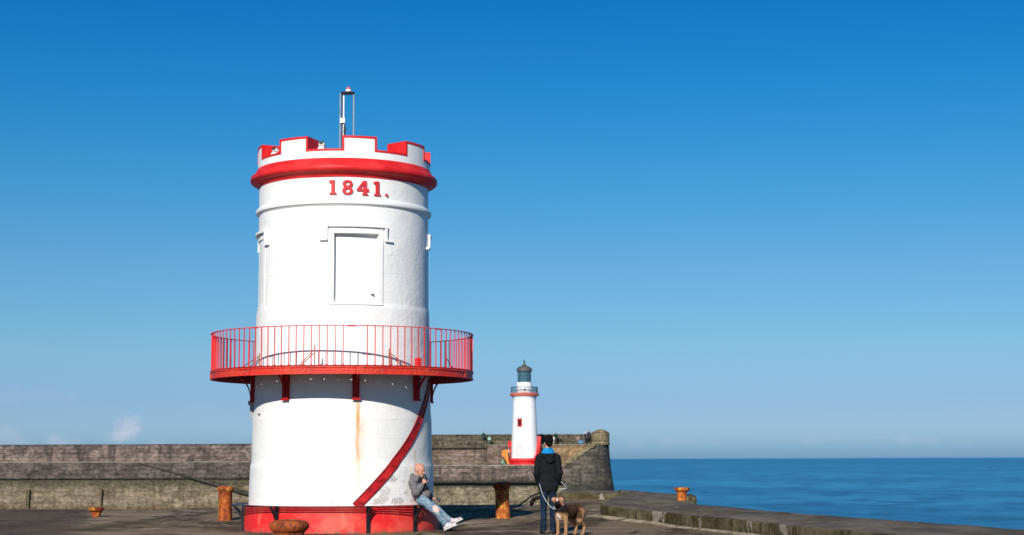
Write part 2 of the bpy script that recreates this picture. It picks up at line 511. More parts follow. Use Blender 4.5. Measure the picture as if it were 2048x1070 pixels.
WHITE = m_white_wall()
WHITE2 = simple('white_gloss_paint', (0.79, 0.79, 0.77), 0.5, 0.3, var=0.04, scale=3, bump=0.2)
RED = m_red()
RED_W = m_red('worn_red_paint', 0.55)
RED_B = m_base_red()
RED_D = m_red('red_letter_paint', 0.15, (0.60, 0.02, 0.025))
BLACK = simple('black_iron_paint', (0.012, 0.013, 0.016), 0.45, 0.4, var=0.3)
SEATC = simple('blue_black_slat_paint', (0.02, 0.03, 0.045), 0.4, 0.4, var=0.3)
GREYB = simple('grey_conduit_plastic', (0.30, 0.31, 0.32), 0.5)
STEEL = simple('galvanised_pole', (0.42, 0.42, 0.40), 0.4, 0.5, 0.4, var=0.15)
DARKST = simple('dark_pole_paint', (0.06, 0.06, 0.065), 0.5)

# ------------------------------------------------------------------ setting: sea
bm = bmesh.new()
Z_SEA = -6.5
ys = [-300, -60, 20, 60, 120, 200, 300, 500, 900, 1600, 3000, 6000, 12000, 25000, 40000]
prev = None
for yv in ys:
    row = [bm.verts.new((k * max(400, abs(yv) * 1.2) / 4, yv, Z_SEA)) for k in range(-4, 5)]
    if prev:
        for i in range(8): bm.faces.new((prev[i], prev[i + 1], row[i + 1], row[i]))
    prev = row
tag(obj('sea', bm, m_sea()), None, None, kind='structure')

# quay ground (z = 0) with its edges going down to the water
GROUND = m_ground()
bm = bmesh.new()
def xy(px, py, h=0.0):
    g = gps(px, py, h)
    return (g.x, g.y)
edge = [(-40, 39.6), (-24, 40.2), xy(0, 1018), xy(300, 1020), xy(470, 1014), xy(880, 1010), xy(1072, 1009), xy(1110, 1004), xy(1118, 996), xy(1232, 995), (3.5, 41.5), (2.9, 39.5), (7.0, 26.8), (13.0, 0.0), (13.0, -40.0), (-40, -40.0)]
top = [bm.verts.new((x, y, 0)) for x, y in edge]
botv = [bm.verts.new((x, y, -8)) for x, y in edge]
f = bm.faces.new(top)
for i in range(len(edge)):
    j = (i + 1) % len(edge)
    bm.faces.new((top[i], top[j], botv[j], botv[i]))
for yy in (34.5, 36.0, 38.0, 40.0):
    bmesh.ops.bisect_plane(bm, geom=list(bm.verts) + list(bm.edges) + list(bm.faces), plane_co=(0, yy, 0), plane_no=(0, 1, 0))
for v in bm.verts:
    if v.co.z > -1: v.co.z = gz(v.co.y)
bmesh.ops.recalc_face_normals(bm, faces=bm.faces)
tag(obj('quay_ground', bm, GROUND), None, None, kind='structure')

# raised kerb along the sea side: a rough, worn stone block
def rough_prism(name, poly, ztop, zbot, mats, seg=0.35, amp=0.02, bev=0.05):
    pts = []
    n = len(poly)
    for i in range(n):
        a, b = Vector(poly[i]), Vector(poly[(i + 1) % n])
        k = max(1, int((b - a).length / seg))
        for j in range(k): pts.append(a.lerp(b, j / k))
    m = len(pts)
    bm = bmesh.new()
    def off(i, d, z):
        p = pts[i]; t = (pts[(i + 1) % m] - pts[i - 1]).normalized()
        nn = Vector((-t.y, t.x)) * SGN
        a = noise.noise((p.x * 1.7, p.y * 1.7, z)) * amp
        q = p + nn * (d + a)
        return bm.verts.new((q.x, q.y, z + (noise.noise((p.x * .9, p.y * .9, 7)) * amp + gz(q.y) if z > zbot + .05 or zbot > -1 else 0)))
    area = sum(pts[i].x * pts[(i + 1) % m].y - pts[(i + 1) % m].x * pts[i].y for i in range(m))
    SGN = 1 if area > 0 else -1
    rings = [[off(i, d, z) for i in range(m)] for d, z in ((0, zbot), (0.0, ztop - bev), (bev * 0.3, ztop - bev * 0.3), (bev, ztop))]
    for a, b in zip(rings[:-1], rings[1:]):
        for i in range(m):
            f = bm.faces.new((a[i], a[(i + 1) % m], b[(i + 1) % m], b[i])); f.material_index = 1
    f = bm.faces.new(rings[-1]); f.material_index = 0
    bmesh.ops.recalc_face_normals(bm, faces=bm.faces)
    bmesh.ops.triangulate(bm, faces=[f])
    return obj(name, bm, mats, smooth=50)
KT, KS = m_kerb(), m_kerb(True)
KH = 0.26
kerb = [(8.0, 14.0), (5.30, 26.7), xy(1480, 1068), xy(1330, 1050), xy(1206, 1034), xy(1200, 1030), xy(1212, 1024), xy(1232, 1012), xy(1240, 1000), xy(1236, 979, KH), xy(1385, 990, KH), xy(1391, 998, KH), xy(1394, 1008, KH), xy(1480, 1016, KH), xy(1640, 1030, KH), xy(1840, 1044, KH), xy(2048, 1059, KH), (11.2, 13.5)]
tag(rough_prism('quay_kerb', kerb, KH, -7.9, [KT, KS]), None, None, kind='structure')
tag(rough_prism('quay_step', [xy(1114, 999), xy(1262, 999), xy(1258, 979.5, .2), xy(1124, 978.5, .2)], 0.17, -7.9, [KT, KS], 0.3, 0.03), None, None, kind='structure')
# pale cement fillet along the kerb's foot
bm = bmesh.new()
ln = [(5.20, 26.7), xy(1478, 1069), xy(1400, 1060), xy(1330, 1051.5), xy(1265, 1043.5), xy(1206, 1036), xy(1170, 1032)]
pp = []
for a, b in zip(ln[:-1], ln[1:]):
    for j in range(6):
        pp.append(Vector(a).lerp(Vector(b), j / 6))
pv = None
for i, p in enumerate(pp):
    wd = 0.09 + 0.07 * noise.noise((i * .13, 0, 0))
    s_ = 0.04 * noise.noise((i * .11, 3, 0))
    rr = [bm.verts.new((p.x + dx, p.y, z + gz(p.y))) for dx, z in ((-wd * .8 + s_, 0.003), (s_, 0.03), (wd + 0.10, 0.045))]
    if pv:
        for k in range(2): bm.faces.new((pv[k], pv[k + 1], rr[k + 1], rr[k]))
    pv = rr
tag(obj('kerb_fillet', bm, simple('pale_cement', (0.30, 0.25, 0.17), 0.9, 0.1, var=0.5, scale=4, bump=0.3), smooth=80), None, None, kind='structure')

# ------------------------------------------------------------------ the watch tower
TX, TY = -3.46, 34.2
tower = empty('watchtower', (TX, TY, 0), 0, 'white round watchtower with red battlements, red gallery and date 1841', 'tower')
OFF = 15.5
# red plinth
bm = bmesh.new()
lathe(bm, [(1.965, -0.05), (1.955, 0.25), (1.945, 0.50), (1.80, 0.505)], 128)
obj('plinth', bm, RED_B, tower, smooth=30)

WIN = [OFF - 1.3 + 90 * k for k in range(4)]
def wdist(th):
    return min(abs((th - c + 180) % 360 - 180) for c in WIN)
def body_r(th, z):
    if z < 1.27: r = 1.860 - 0.016 * (z - 0.5) / 0.8
    elif z < 1.37: r = 1.844 - 0.025 * (z - 1.27) / 0.10
    elif z < 2.20: r = 1.819 - 0.012 * (z - 1.37) / 0.83
    elif z < 2.30: r = 1.807 - 0.012 * (z - 2.20) / 0.10
    elif z < 4.35: r = 1.795 - 0.036 * (z - 2.30) / 2.05
    elif z < 4.44: r = 1.759 - 0.020 * (z - 4.35) / 0.09
    else: r = 1.739 - 0.006 * (z - 4.44) / 2.5
    d = wdist(th)
    if 4.40 < z < 5.90 and d < 17.6:
        if d <= 14.6 and 4.47 < z < 5.80: r -= 0.11 if abs((th - OFF + 180) % 360 - 180) < 30 else 0.018
        else: r += 0.024 if abs((th - OFF + 180) % 360 - 180) < 30 else 0.006
    r += 0.006 * noise.noise((math.sin(R(th)) * 3, math.cos(R(th)) * 3, z * 1.3)) + 0.003 * noise.noise((math.sin(R(th)) * 9, math.cos(R(th)) * 9, z * 4.0))
    return r
ths = set(i * 2.5 for i in range(144))
for c in WIN:
    for e in (17.6, 14.6):
        for s_ in (-1, 1):
            for q in (-0.12, 0.12): ths.add((c + s_ * (e + q)) % 360)
ths = sorted(ths)
zs = set([0.505 + i * 0.07 for i in range(94)])
for e in (1.269, 1.311, 2.199, 2.231, 4.399, 4.401, 4.441, 4.464, 4.476, 5.794, 5.806, 5.899, 5.901): zs.add(e)
zs = sorted(zz for zz in zs if zz < 7.02)
bm = bmesh.new()
uvl = bm.loops.layers.uv.new('UVMap')
grid = [[bm.verts.new(P(t_, body_r(t_, z_), z_)) for t_ in ths] for z_ in zs]
for j in range(len(zs) - 1):
    for i in range(len(ths)):
        i2 = (i + 1) % len(ths)
        f = bm.faces.new((grid[j][i], grid[j][i2], grid[j + 1][i2], grid[j + 1][i]))
        t1, t2 = ths[i], ths[i2] if i2 else 360.0
        if t1 >= 180: t1 -= 360; t2 -= 360
        for lp, (tt, zz) in zip(f.loops, ((t1, zs[j]), (t2, zs[j]), (t2, zs[j + 1]), (t1, zs[j + 1]))):
            lp[uvl].uv = (R(tt) * 1.8, zz)
body = obj('body', bm, WHITE, tower, smooth=32)

# string course, cornice
bm = bmesh.new()
lathe(bm, [(1.70, 6.345), (1.745, 6.35), (1.765, 6.375), (1.79, 6.385), (1.80, 6.42), (1.79, 6.455), (1.765, 6.475), (1.735, 6.50), (1.70, 6.51)], 128)
obj('string_course', bm, WHITE2, tower, smooth=40)
bm = bmesh.new()
lathe(bm, [(1.70, 6.915), (1.750, 6.92), (1.760, 6.955), (1.785, 6.965), (1.80, 6.985), (1.83, 7.00), (1.865, 7.01), (1.895, 7.03), (1.915, 7.05), (1.922, 7.085), (1.918, 7.12), (1.90, 7.145), (1.87, 7.165), (1.82, 7.215), (1.785, 7.29), (1.70, 7.295)], 128)
obj('cornice', bm, RED, tower, smooth=40)

# parapet with eight merlons
RI, RO = 1.25, 1.765
bm = bmesh.new()
arcbox(bm, RI, RO, 0, 360, 7.02, 7.435, 128)
obj('parapet', bm, WHITE2, tower, smooth=30)
bm = bmesh.new()
lathe(bm, [(1.251, 7.1), (1.251, 7.2)], 64)
obj('roof', bm, simple('grey_roof_felt', (0.18, 0.18, 0.18), 0.8), tower)
mbm = bmesh.new()
arcbox(mbm, RI + 0.02, RO, -9.9, 9.9, 7.435, 7.695, 8)
mer0 = obj('merlon', mbm, WHITE2, tower, smooth=30)
cbm = bmesh.new()
arcbox(cbm, RI, RO + 0.012, -11.3, 11.3, 7.6955, 7.738, 8)
arcbox(cbm, RI, RO + 0.012, -11.3, -9.92, 7.476, 7.695, 2)
arcbox(cbm, RI, RO + 0.012, 9.92, 11.3, 7.476, 7.695, 2)
cop0 = obj('coping', cbm, RED, mer0, smooth=30)
sbm = bmesh.new()
arcbox(sbm, RI, RO + 0.012, -12.6, 12.6, 7.4355, 7.475, 8)
sil0 = obj('crenel_sill', sbm, RED, tower, smooth=30)
for k in range(8):
    a = R(OFF + 45 * k)
    m = mer0 if k == 0 else copy_tree(mer0, tower)
    m.rotation_euler.z = a
    s_ = sil0 if k == 0 else copy_tree(sil0, tower)
    s_.rotation_euler.z = a + R(22.5)

# hood moulds over the four blind windows
def ribbon(bm, path, wid, r_in, r_out):
    # path of (theta, z) corners, rectangular section wid wide, from r_in to r_out
    k = 1.74 * R(1)
    for (t1, z1), (t2, z2) in zip(path[:-1], path[1:]):
        a = Vector((t1 * k, z1)); b = Vector((t2 * k, z2))
        d = (b - a).normalized()
        nrm = Vector((-d.y, d.x)) * wid / 2
        a2 = a - d * wid / 2; b2 = b + d * (wid / 2 - 0.0007)
        seg = max(1, int(abs(t2 - t1) / 3))
        prev = None
        for i in range(seg + 1):
            q = a2.lerp(b2, i / seg)
            c4 = [P((q + s1 * nrm).x / k, rr, (q + s1 * nrm).y) for s1, rr in ((-1, r_in), (1, r_in), (1, r_out), (-1, r_out))]
            vs = [bm.verts.new(v) for v in c4]
            if prev:
                for e in range(4):
                    bm.faces.new((prev[e], prev[(e + 1) % 4], vs[(e + 1) % 4], vs[e]))
            else: bm.faces.new(vs)
            prev = vs
        bm.faces.new(prev[::-1])
    bmesh.ops.recalc_face_normals(bm, faces=bm.faces)
bm = bmesh.new()
ribbon(bm, [(-23.2, 5.68), (-19.6, 5.68)], 0.045, 1.70, 1.800)
ribbon(bm, [(-19.4, 5.7035), (-19.4, 5.928)], 0.045, 1.70, 1.797)
ribbon(bm, [(-19.4, 5.95), (19.4, 5.95)], 0.045, 1.70, 1.802)
ribbon(bm, [(19.4, 5.928), (19.4, 5.7035)], 0.045, 1.70, 1.797)
ribbon(bm, [(19.6, 5.68), (23.2, 5.68)], 0.045, 1.70, 1.800)
hood0 = obj('hood_mould', bm, WHITE2, tower, smooth=30)
for k in range(4):
    h_ = hood0 if k == 0 else copy_tree(hood0, tower)
    h_.rotation_euler.z = R(WIN[k])

# raised date numerals: slab-serif outlines bent on to the wall
def glyph_mesh(name, outlines, th0, z0, hgt, depth=0.035, rbase=1.735):
    cu = bpy.data.curves.new(name, 'CURVE')
    cu.dimensions = '2D'
    cu.fill_mode = 'BOTH'
    cu.extrude = 0.5
    for pts in outlines:
        sp = cu.splines.new('POLY')
        sp.points.add(len(pts) - 1)
        for q, (x, y) in zip(sp.points, pts): q.co = (x, y, 0, 1)
        sp.use_cyclic_u = True
    co = bpy.data.objects.new(name, cu)
    sc.collection.objects.link(co)
    dg = bpy.context.evaluated_depsgraph_get()
    me = bpy.data.meshes.new_from_object(co.evaluated_get(dg))
    bpy.data.objects.remove(co)
    bm = bmesh.new()
    bm.from_mesh(me)
    me.materials.clear()
    for v in bm.verts:
        x, y, z = v.co
        v.co = P(th0 + math.degrees(x * hgt / 1.74), rbase + (depth if z > 0 else -0.02), z0 + y * hgt)
    bmesh.ops.recalc_face_normals(bm, faces=bm.faces)
    return obj(name, bm, RED_D, tower)
def ell(cx, cy, rx, ry, n=28): return [(cx + rx * math.cos(2 * PI * i / n), cy + ry * math.sin(2 * PI * i / n)) for i in range(n)]
one = [(-.24, 0), (.24, 0), (.24, .08), (.19, .12), (.115, .12), (.115, 1.0), (-.02, 1.0), (-.12, .985), (-.24, .97), (-.27, .93), (-.27, .84), (-.22, .80), (-.115, .82), (-.115, .12), (-.19, .12), (-.24, .08)]
eight_o = [(0, 0), (.17, .02), (.30, .10), (.365, .22), (.355, .36), (.28, .47), (.20, .52), (.28, .58), (.345, .68), (.34, .82), (.26, .94), (.13, 1.0), (0, 1.01)]
eight_o = eight_o + [(-x, y) for x, y in eight_o[-2:0:-1]]
four_o = [(.0, 0), (.34, 0), (.34, .08), (.29, .12), (.23, .12), (.23, .28), (.29, .28), (.32, .24), (.38, .24), (.38, .46), (.32, .46), (.29, .42), (.23, .42), (.23, 1.0), (-.0, 1.0), (-.44, .42), (-.44, .28), (.01, .28), (.01, .12), (-.03, .12), (-.06, .08), (-.06, 0)]
four_h = [(.01, .42), (-.22, .42), (.01, .75)]
H_ = 0.285
for nm, outl, th, zz in (('numeral_one', [one], -1.4, 6.565), ('numeral_eight', [eight_o, ell(0, .745, .135, .12), ell(0, .27, .15, .135)], 7.9, 6.562), ('numeral_four', [four_o, four_h], 18.0, 6.562), ('numeral_one', [one], 27.5, 6.565), ('full_stop', [ell(0, .1, .10, .10)], 34.2, 6.565)):
    glyph_mesh(nm, outl, th, zz, H_)

# gallery: plate with bolt holes round the wall, fascia panels, rail and balusters
RG = 2.652
bm = bmesh.new()
arcbox(bm, 1.74, 2.19, 0, 360, 3.155, 3.175, 108)
arcbox(bm, 2.253, RG + 0.012, 0, 360, 3.155, 3.175, 108)
for k in range(54):
    a = k * 360 / 54
    arcbox(bm, 2.1901, 2.2529, a, a + 5.45 + 0.5 * (k % 3), 3.167, 3.173, 2)
RED_DK = m_red('darkened_red_paint', 0.5, (0.22, 0.008, 0.010))  # red darkened in its colour to stand in for shade under the deck
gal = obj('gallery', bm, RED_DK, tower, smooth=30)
bm = bmesh.new()
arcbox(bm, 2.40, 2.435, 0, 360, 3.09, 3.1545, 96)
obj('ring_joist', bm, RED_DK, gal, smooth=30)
NF = 12
fbm = bmesh.new()
arcbox(fbm, RG - 0.03, RG - 0.002, -14.9, 14.9, 3.005, 3.1545, 16)         # web
arcbox(fbm, RG - 0.0015, RG + 0.014, -14.9, 14.9, 3.127, 3.1542, 16)        # flanges
arcbox(fbm, RG - 0.0015, RG + 0.014, -14.9, 14.9, 3.005, 3.025, 16)
arcbox(fbm, RG - 0.0012, RG + 0.016, -14.98, -11.4, 3.0055, 3.1541, 4)       # joint plate
ft = NT('pitted_red_fascia', 0.5, 0.3)
v_ = ft.coord(); z_ = ft.sep(v_)['Z']
c_ = ft.mix(ft.rng(ft.noise(v_, 3, 4), .35, .65), (0.58, 0.022, 0.014), (0.68, 0.05, 0.024))
band_ = ft.math('MULTIPLY', ft.rng(z_, 3.028, 3.045), ft.rng(z_, 3.122, 3.105))
pit_ = ft.rng(ft.voro(v_, 30, 'F1').outputs['Distance'], 0.42, 0.30)
amt_ = ft.math('MULTIPLY', band_, ft.rng(ft.noise(v_, 1.3, 3), 0.40, 0.55))
c_ = ft.mix(ft.math('MULTIPLY', ft.math('MULTIPLY', pit_, amt_), 0.65), c_, (0.50, 0.20, 0.14))
c_ = ft.mix(ft.math('MULTIPLY', ft.math('MULTIPLY', ft.rng(ft.noise(v_, 26, 5, .7), 0.5, 0.62), amt_), 0.75), c_, (0.20, 0.02, 0.015))
c_ = ft.mix(ft.math('MULTIPLY', ft.rng(ft.noise(ft.map(v_, (1, 1, 3)), 7, 5), .60, .68), 0.6), c_, (0.16, 0.03, 0.015))
ft.col(c_); ft.bump(ft.math('ADD', pit_, ft.noise(v_, 18, 4)), .6, .01)
fa0 = obj('fascia', fbm, ft.m, gal, smooth=30)
for k in range(NF):
    f_ = fa0 if k == 0 else copy_tree(fa0, gal)
    f_.rotation_euler.z = R(26.0 + 360 / NF * k)
bm = bmesh.new()
arcbox(bm, RG - 0.028, RG + 0.012, 0, 360, 3.915, 3.929, 144)
obj('handrail', bm, RED, gal, smooth=30)
bbm = bmesh.new()
box(bbm, -0.007, 0.007, -RG + 0.0, -RG + 0.015, 3.1755, 3.914)
box(bbm, -0.016, 0.016, -RG - 0.008, -RG + 0.03, 3.1752, 3.19)
bal0 = obj('baluster', bbm, RED, gal)
NB = 110
rest = []
cnt = 0
for k in range(NB):
    a = 360.0 / NB * k - 0.6
    rel = ((a + 180) % 360) - 180
    if 6.6 < rel < 12.6: continue                 # the gap where balusters are missing
    if abs(((a - 174.5 + 180) % 360) - 180) < 14:  # hidden behind the shaft
        rest.append(a); continue
    b_ = bal0 if cnt == 0 else copy_tree(bal0, gal)
    b_.rotation_euler = (R(0.6 * noise.noise((k * 3.1, 0, 0))), R(0.5 * noise.noise((k * 1.7, 5, 0))) * 0, R(a + 0.25 * noise.noise((k * 2.3, 1, 0))))
    b_.rotation_euler.x = 0
    cnt += 1
for k, a in enumerate(rest):
    b_ = copy_tree(bal0, gal)
    b_.rotation_euler.z = R(a)
# rail splice plates
bm = bmesh.new()
for a in (-34, 9.2, 50, -72):
    arcbox(bm, RG - 0.02, RG + 0.006, a - 1.7, a + 1.7, 3.902, 3.9145, 3)
obj('splice_plate', bm, RED, gal)
# short iron stanchions with diagonal stays behind the rail
def stay(th, h, lean):
    bm = bmesh.new()
    tube(bm, [P(th, 2.25, 3.175), P(th, 2.25, 3.175 + h)], 0.012, 6)
    tube(bm, [P(th + lean, 2.30, 3.175), P(th, 2.25, 3.175 + h * 0.8)], 0.009, 6)
    tube(bm, [P(th + lean * 1.3, 2.05, 3.175), P(th, 2.25, 3.175 + h * 0.65)], 0.009, 6)
    return obj('stanchion', bm, simple('rusty_iron', (0.35, 0.12, 0.05), 0.8, var=0.4), gal)
stay(-8, 0.40, -8); stay(-40, 0.28, -16); stay(29, 0.34, 10); stay(72, 0.30, 12)
bm = bmesh.new()
box(bm, -0.055, 0.055, -RG + 0.02, -RG + 0.10, 3.1755, 3.335)
o = obj('rail_post', bm, RED, gal); o.rotation_euler.z = R(39.5)

# brackets: wall plate and curved strut with a ring
def bracket():
    bm = bmesh.new()
    box(bm, -0.065, 0.065, -1.865, -1.79, 2.553, 3.0895)
    box(bm, -0.085, 0.085, -1.875, -1.868, 2.545, 2.585)
    M = Matrix(((0, 0, 1, -0.02), (-1, 0, 0, 0), (0, 1, 0, 0), (0, 0, 0, 1)))
    outer = []; inner = []
    for i in range(13):
        t_ = i / 12
        # quarter arc from the foot of the plate out to the deck
        y = 1.868 + 0.40 * (1 - math.cos(t_ * PI / 2)); z = 2.60 + 0.489 * math.sin(t_ * PI / 2)
        outer.append((y, z))
        y2 = 1.868 + 0.34 * (1 - math.cos(t_ * PI / 2)); z2 = 2.69 + 0.399 * math.sin(t_ * PI / 2)
        inner.append((y2, z2))
    strip_poly(bm, outer + inner[::-1], M, 0.04)
    ring = [Vector((0, -(1.955 + 0.055 * math.cos(a)), 3.02 + 0.055 * math.sin(a))) for a in [2 * PI * i / 16 for i in range(16)]]
    tube(bm, ring, 0.012, 6, True)
    box(bm, -0.02, 0.02, -2.36, -1.8655, 3.09 - 0.012, 3.0895)
    bmesh.ops.recalc_face_normals(bm, faces=bm.faces)
    return obj('bracket', bm, m_red('bracket_red_paint', 0.3, (0.42, 0.010, 0.012)), gal)
br0 = bracket()
for k in range(8):
    b_ = br0 if k == 0 else copy_tree(br0, gal)
    b_.rotation_euler.z = R(13.8 + 45 * k)

# diagonal steel beam wound up the wall (the stringer of a lost stair)
import itertools
def helix(pts, w, r_in, r_out, name, mat, par, n=40, k=1.8 * R(1)):
    bm = bmesh.new()
    P2 = [Vector((t_ * k, z_)) for t_, z_ in pts]
    def ev(u):
        x = u * (len(P2) - 1); i = min(int(x), len(P2) - 2); f_ = x - i
        p0 = P2[max(i - 1, 0)]; p1 = P2[i]; p2 = P2[i + 1]; p3 = P2[min(i + 2, len(P2) - 1)]
        return 0.5 * ((2 * p1) + (p2 - p0) * f_ + (2 * p0 - 5 * p1 + 4 * p2 - p3) * f_ ** 2 + (-p0 + 3 * p1 - 3 * p2 + p3) * f_ ** 3)
    prev = None
    for i in range(n + 1):
        p = ev(i / n); d = (ev(min(1, i / n + .01)) - ev(max(0, i / n - .01))).normalized()
        nr = Vector((-d.y, d.x)) * w / 2
        ro = r_out if r_out > 1 else body_r(50, p.y) + r_out
        ri = r_in if r_out > 1 else ro - 0.12
        vs = [bm.verts.new(P((p + s * nr).x / k, rr, (p + s * nr).y)) for s, rr in ((-1, ri), (1, ri), (1, ro), (-1, ro))]
        if prev:
            for e in range(4): bm.faces.new((prev[e], prev[(e + 1) % 4], vs[(e + 1) % 4], vs[e]))
        else: bm.faces.new(vs)
        prev = vs
    bm.faces.new(prev[::-1])
    bmesh.ops.recalc_face_normals(bm, faces=bm.faces)
    return obj(name, bm, mat, par, smooth=40)
HP = [(14.0, 0.50), (32.5, 1.10), (44.5, 1.50), (54, 1.83), (67, 2.33), (78, 2.75), (84, 3.04)]
st_ = helix(HP, 0.165, 0, 0.014, 'stair_stringer', m_red('stringer_red_paint', 1.0, (0.52, 0.012, 0.014)), tower)
for w_s, sgn in ((0.016, 1), (0.016, -1)):
    k_ = 1.8 * R(1)
    pts_ = []
    for i in range(len(HP)):
        a_ = Vector((HP[max(i - 1, 0)][0] * k_, HP[max(i - 1, 0)][1])); b_ = Vector((HP[min(i + 1, len(HP) - 1)][0] * k_, HP[min(i + 1, len(HP) - 1)][1]))
        d_ = (b_ - a_).normalized(); n_ = Vector((-d_.y, d_.x)) * sgn * 0.081
        pts_.append((HP[i][0] + n_.x / k_, HP[i][1] + n_.y))
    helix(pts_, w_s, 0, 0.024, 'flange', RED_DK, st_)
helix([(4, 0.02), (18, 0.30), (26, 0.46)], 0.02, 1.93, 1.968, 'plinth_ridge', RED_B, tower, n=12)

# slatted bench round the plinth
slats = bmesh.new()
for r0 in (1.972, 2.038, 2.104, 2.170):
    arcbox(slats, r0, r0 + 0.031, -170, 52.5, 0.513, 0.520, 72)
bench = obj('bench', slats, SEATC, tower, smooth=30)
bm = bmesh.new()
box(bm, -0.036, 0.036, -1.998, -1.968, 0.0, 0.5125)
M = Matrix(((0, 0, 1, -0.02), (-1, 0, 0, 0), (0, 1, 0, 0), (0, 0, 0, 1)))
pts = []
for i in range(9):
    t_ = i / 8
    pts.append((1.9985 + 0.185 * t_ ** 1.5, 0.10 + 0.39 * t_ ** 0.8))
strip_poly(bm, pts + [(x - 0.0, z + 0.0) for x, z in [(2.17, 0.495)]] + [(x - 0.03 * (1 if i else 0), z + 0.06) for i, (x, z) in reversed(list(enumerate(pts[:7])))], M, 0.04)
box(bm, -0.02, 0.02, -2.195, -1.9985, 0.492, 0.5125)
bmesh.ops.recalc_face_normals(bm, faces=bm.faces)
bb0 = obj('bench_bracket', bm, BLACK, bench)
for k, a in enumerate((-160, -118, -75, -33, 20.5, 51.5)):
    b_ = bb0 if k == 0 else copy_tree(bb0, bench)
    b_.rotation_euler.z = R(a)

# grey conduit box on the left edge, small fittings
bm = bmesh.new()
box(bm, -0.05, 0.05, -1.865, -1.78, 2.235, 2.66)
box(bm, -0.09, 0.09, -1.90, -1.78, 2.50, 2.58)
o = obj('conduit_box', bm, GREYB, tower); o.rotation_euler.z = R(-79)
for th, z, rr in ((26, 4.60, 1.66), (-59, 2.28, 1.80)):
    bm = bmesh.new()
    box(bm, -0.022, 0.022, -rr - 0.03, -rr + 0.05, z, z + 0.03)
    o = obj('wall_bolt', bm, DARKST, tower); o.rotation_euler.z = R(th)

# beacon mast on the roof
mast = empty('beacon_mast', (TX + 0.06, TY, 7.2), 0, 'thin three legged steel mast with small red topped beacon on tower roof', 'mast')
zt = at(697, 187, TY).z - 7.2
for x, y, r_, mt in ((-0.155, -0.02, 0.014, STEEL), (-0.085, 0.0, 0.017, WHITE2), (0.125, -0.02, 0.016, STEEL), (-0.115, 0.08, 0.020, DARKST)):
    bm = bmesh.new()
    tube(bm, [(x, y, 0.0), (x, y, zt)], r_, 8)
    obj('pole', bm, mt, mast, smooth=40)
bm = bmesh.new()
lathe(bm, [(0.145, zt + 0.0), (0.145, zt + 0.022), (0.05, zt + 0.03)], 24)
obj('top_plate', bm, DARKST, mast, smooth=40)
bm = bmesh.new()
lathe(bm, [(0.062, zt + 0.03), (0.060, zt + 0.075), (0.045, zt + 0.08)], 20, c=(0.01, 0))
be = obj('beacon', bm, WHITE2, mast, smooth=40)
bm = bmesh.new()
lathe(bm, [(0.05, zt + 0.08), (0.052, zt + 0.10), (0.035, zt + 0.13), (0.01, zt + 0.142)], 20, c=(0.01, 0))
obj('lens', bm, simple('pink_red_lens', (0.6, 0.12, 0.16), 0.2, 0.5), be, smooth=60)
bm = bmesh.new()
box(bm, -0.155, -0.055, -0.07, 0.0, zt - 0.63, zt - 0.53)
obj('junction_box', bm, WHITE2, mast)
bm = bmesh.new()
tube(bm, [(-0.10, 0.03, zt - 0.62), (-0.06, 0.0, zt - 0.75), (-0.09, 0.02, zt - 0.95)], 0.03, 8)
obj('cable_bundle', bm, DARKST, mast)

# little floodlights standing in two of the crenels
def floodlight(th, rr, rz, label):
    p = P(th, rr, 7.4755) + Vector((TX, TY, 0))
    t = empty('floodlight', p, rz, label, 'floodlight', 'small white floodlights in the battlements')
    bm = bmesh.new()
    vs = box(bm, -0.075, 0.075, -0.05, 0.05, 0, 0.065)
    for v in vs[4:]: v.co.x *= 0.6; v.co.y *= 0.7
    obj('housing', bm, WHITE2, t)
    bm = bmesh.new()
    box(bm, -0.055, 0.055, -0.045, 0.035, 0.075, 0.135, Matrix.Rotation(R(-14), 4, 'X'))
    bmesh.ops.bevel(bm, geom=list(bm.edges), offset=.012, segments=2)
    hd = obj('lamp_head', bm, WHITE2, t, smooth=40)
    bm = bmesh.new()
    box(bm, -0.048, 0.048, -0.075, 0.04, 0.138, 0.152, Matrix.Rotation(R(-14), 4, 'X'))
    box(bm, -0.036, 0.036, -0.062, -0.047, 0.095, 0.137, Matrix.Rotation(R(-14), 4, 'X'))
    obj('visor', bm, DARKST, hd)
    bm = bmesh.new()
    tube(bm, [(0.06, 0.0, 0.05), (0.10, 0.0, 0.03), (0.105, 0.0, 0.0)], 0.008, 6)
    tube(bm, [(0, 0, 0.06), (0, 0, 0.08)], 0.02, 6)
    obj('swivel', bm, DARKST, t)
floodlight(-10.0, 1.66, R(-14), 'white floodlight with dark visor in the battlement gap left of the mast')
floodlight(-51.5, 1.66, R(-40), 'white floodlight against red reveal in the leftmost battlement gap')

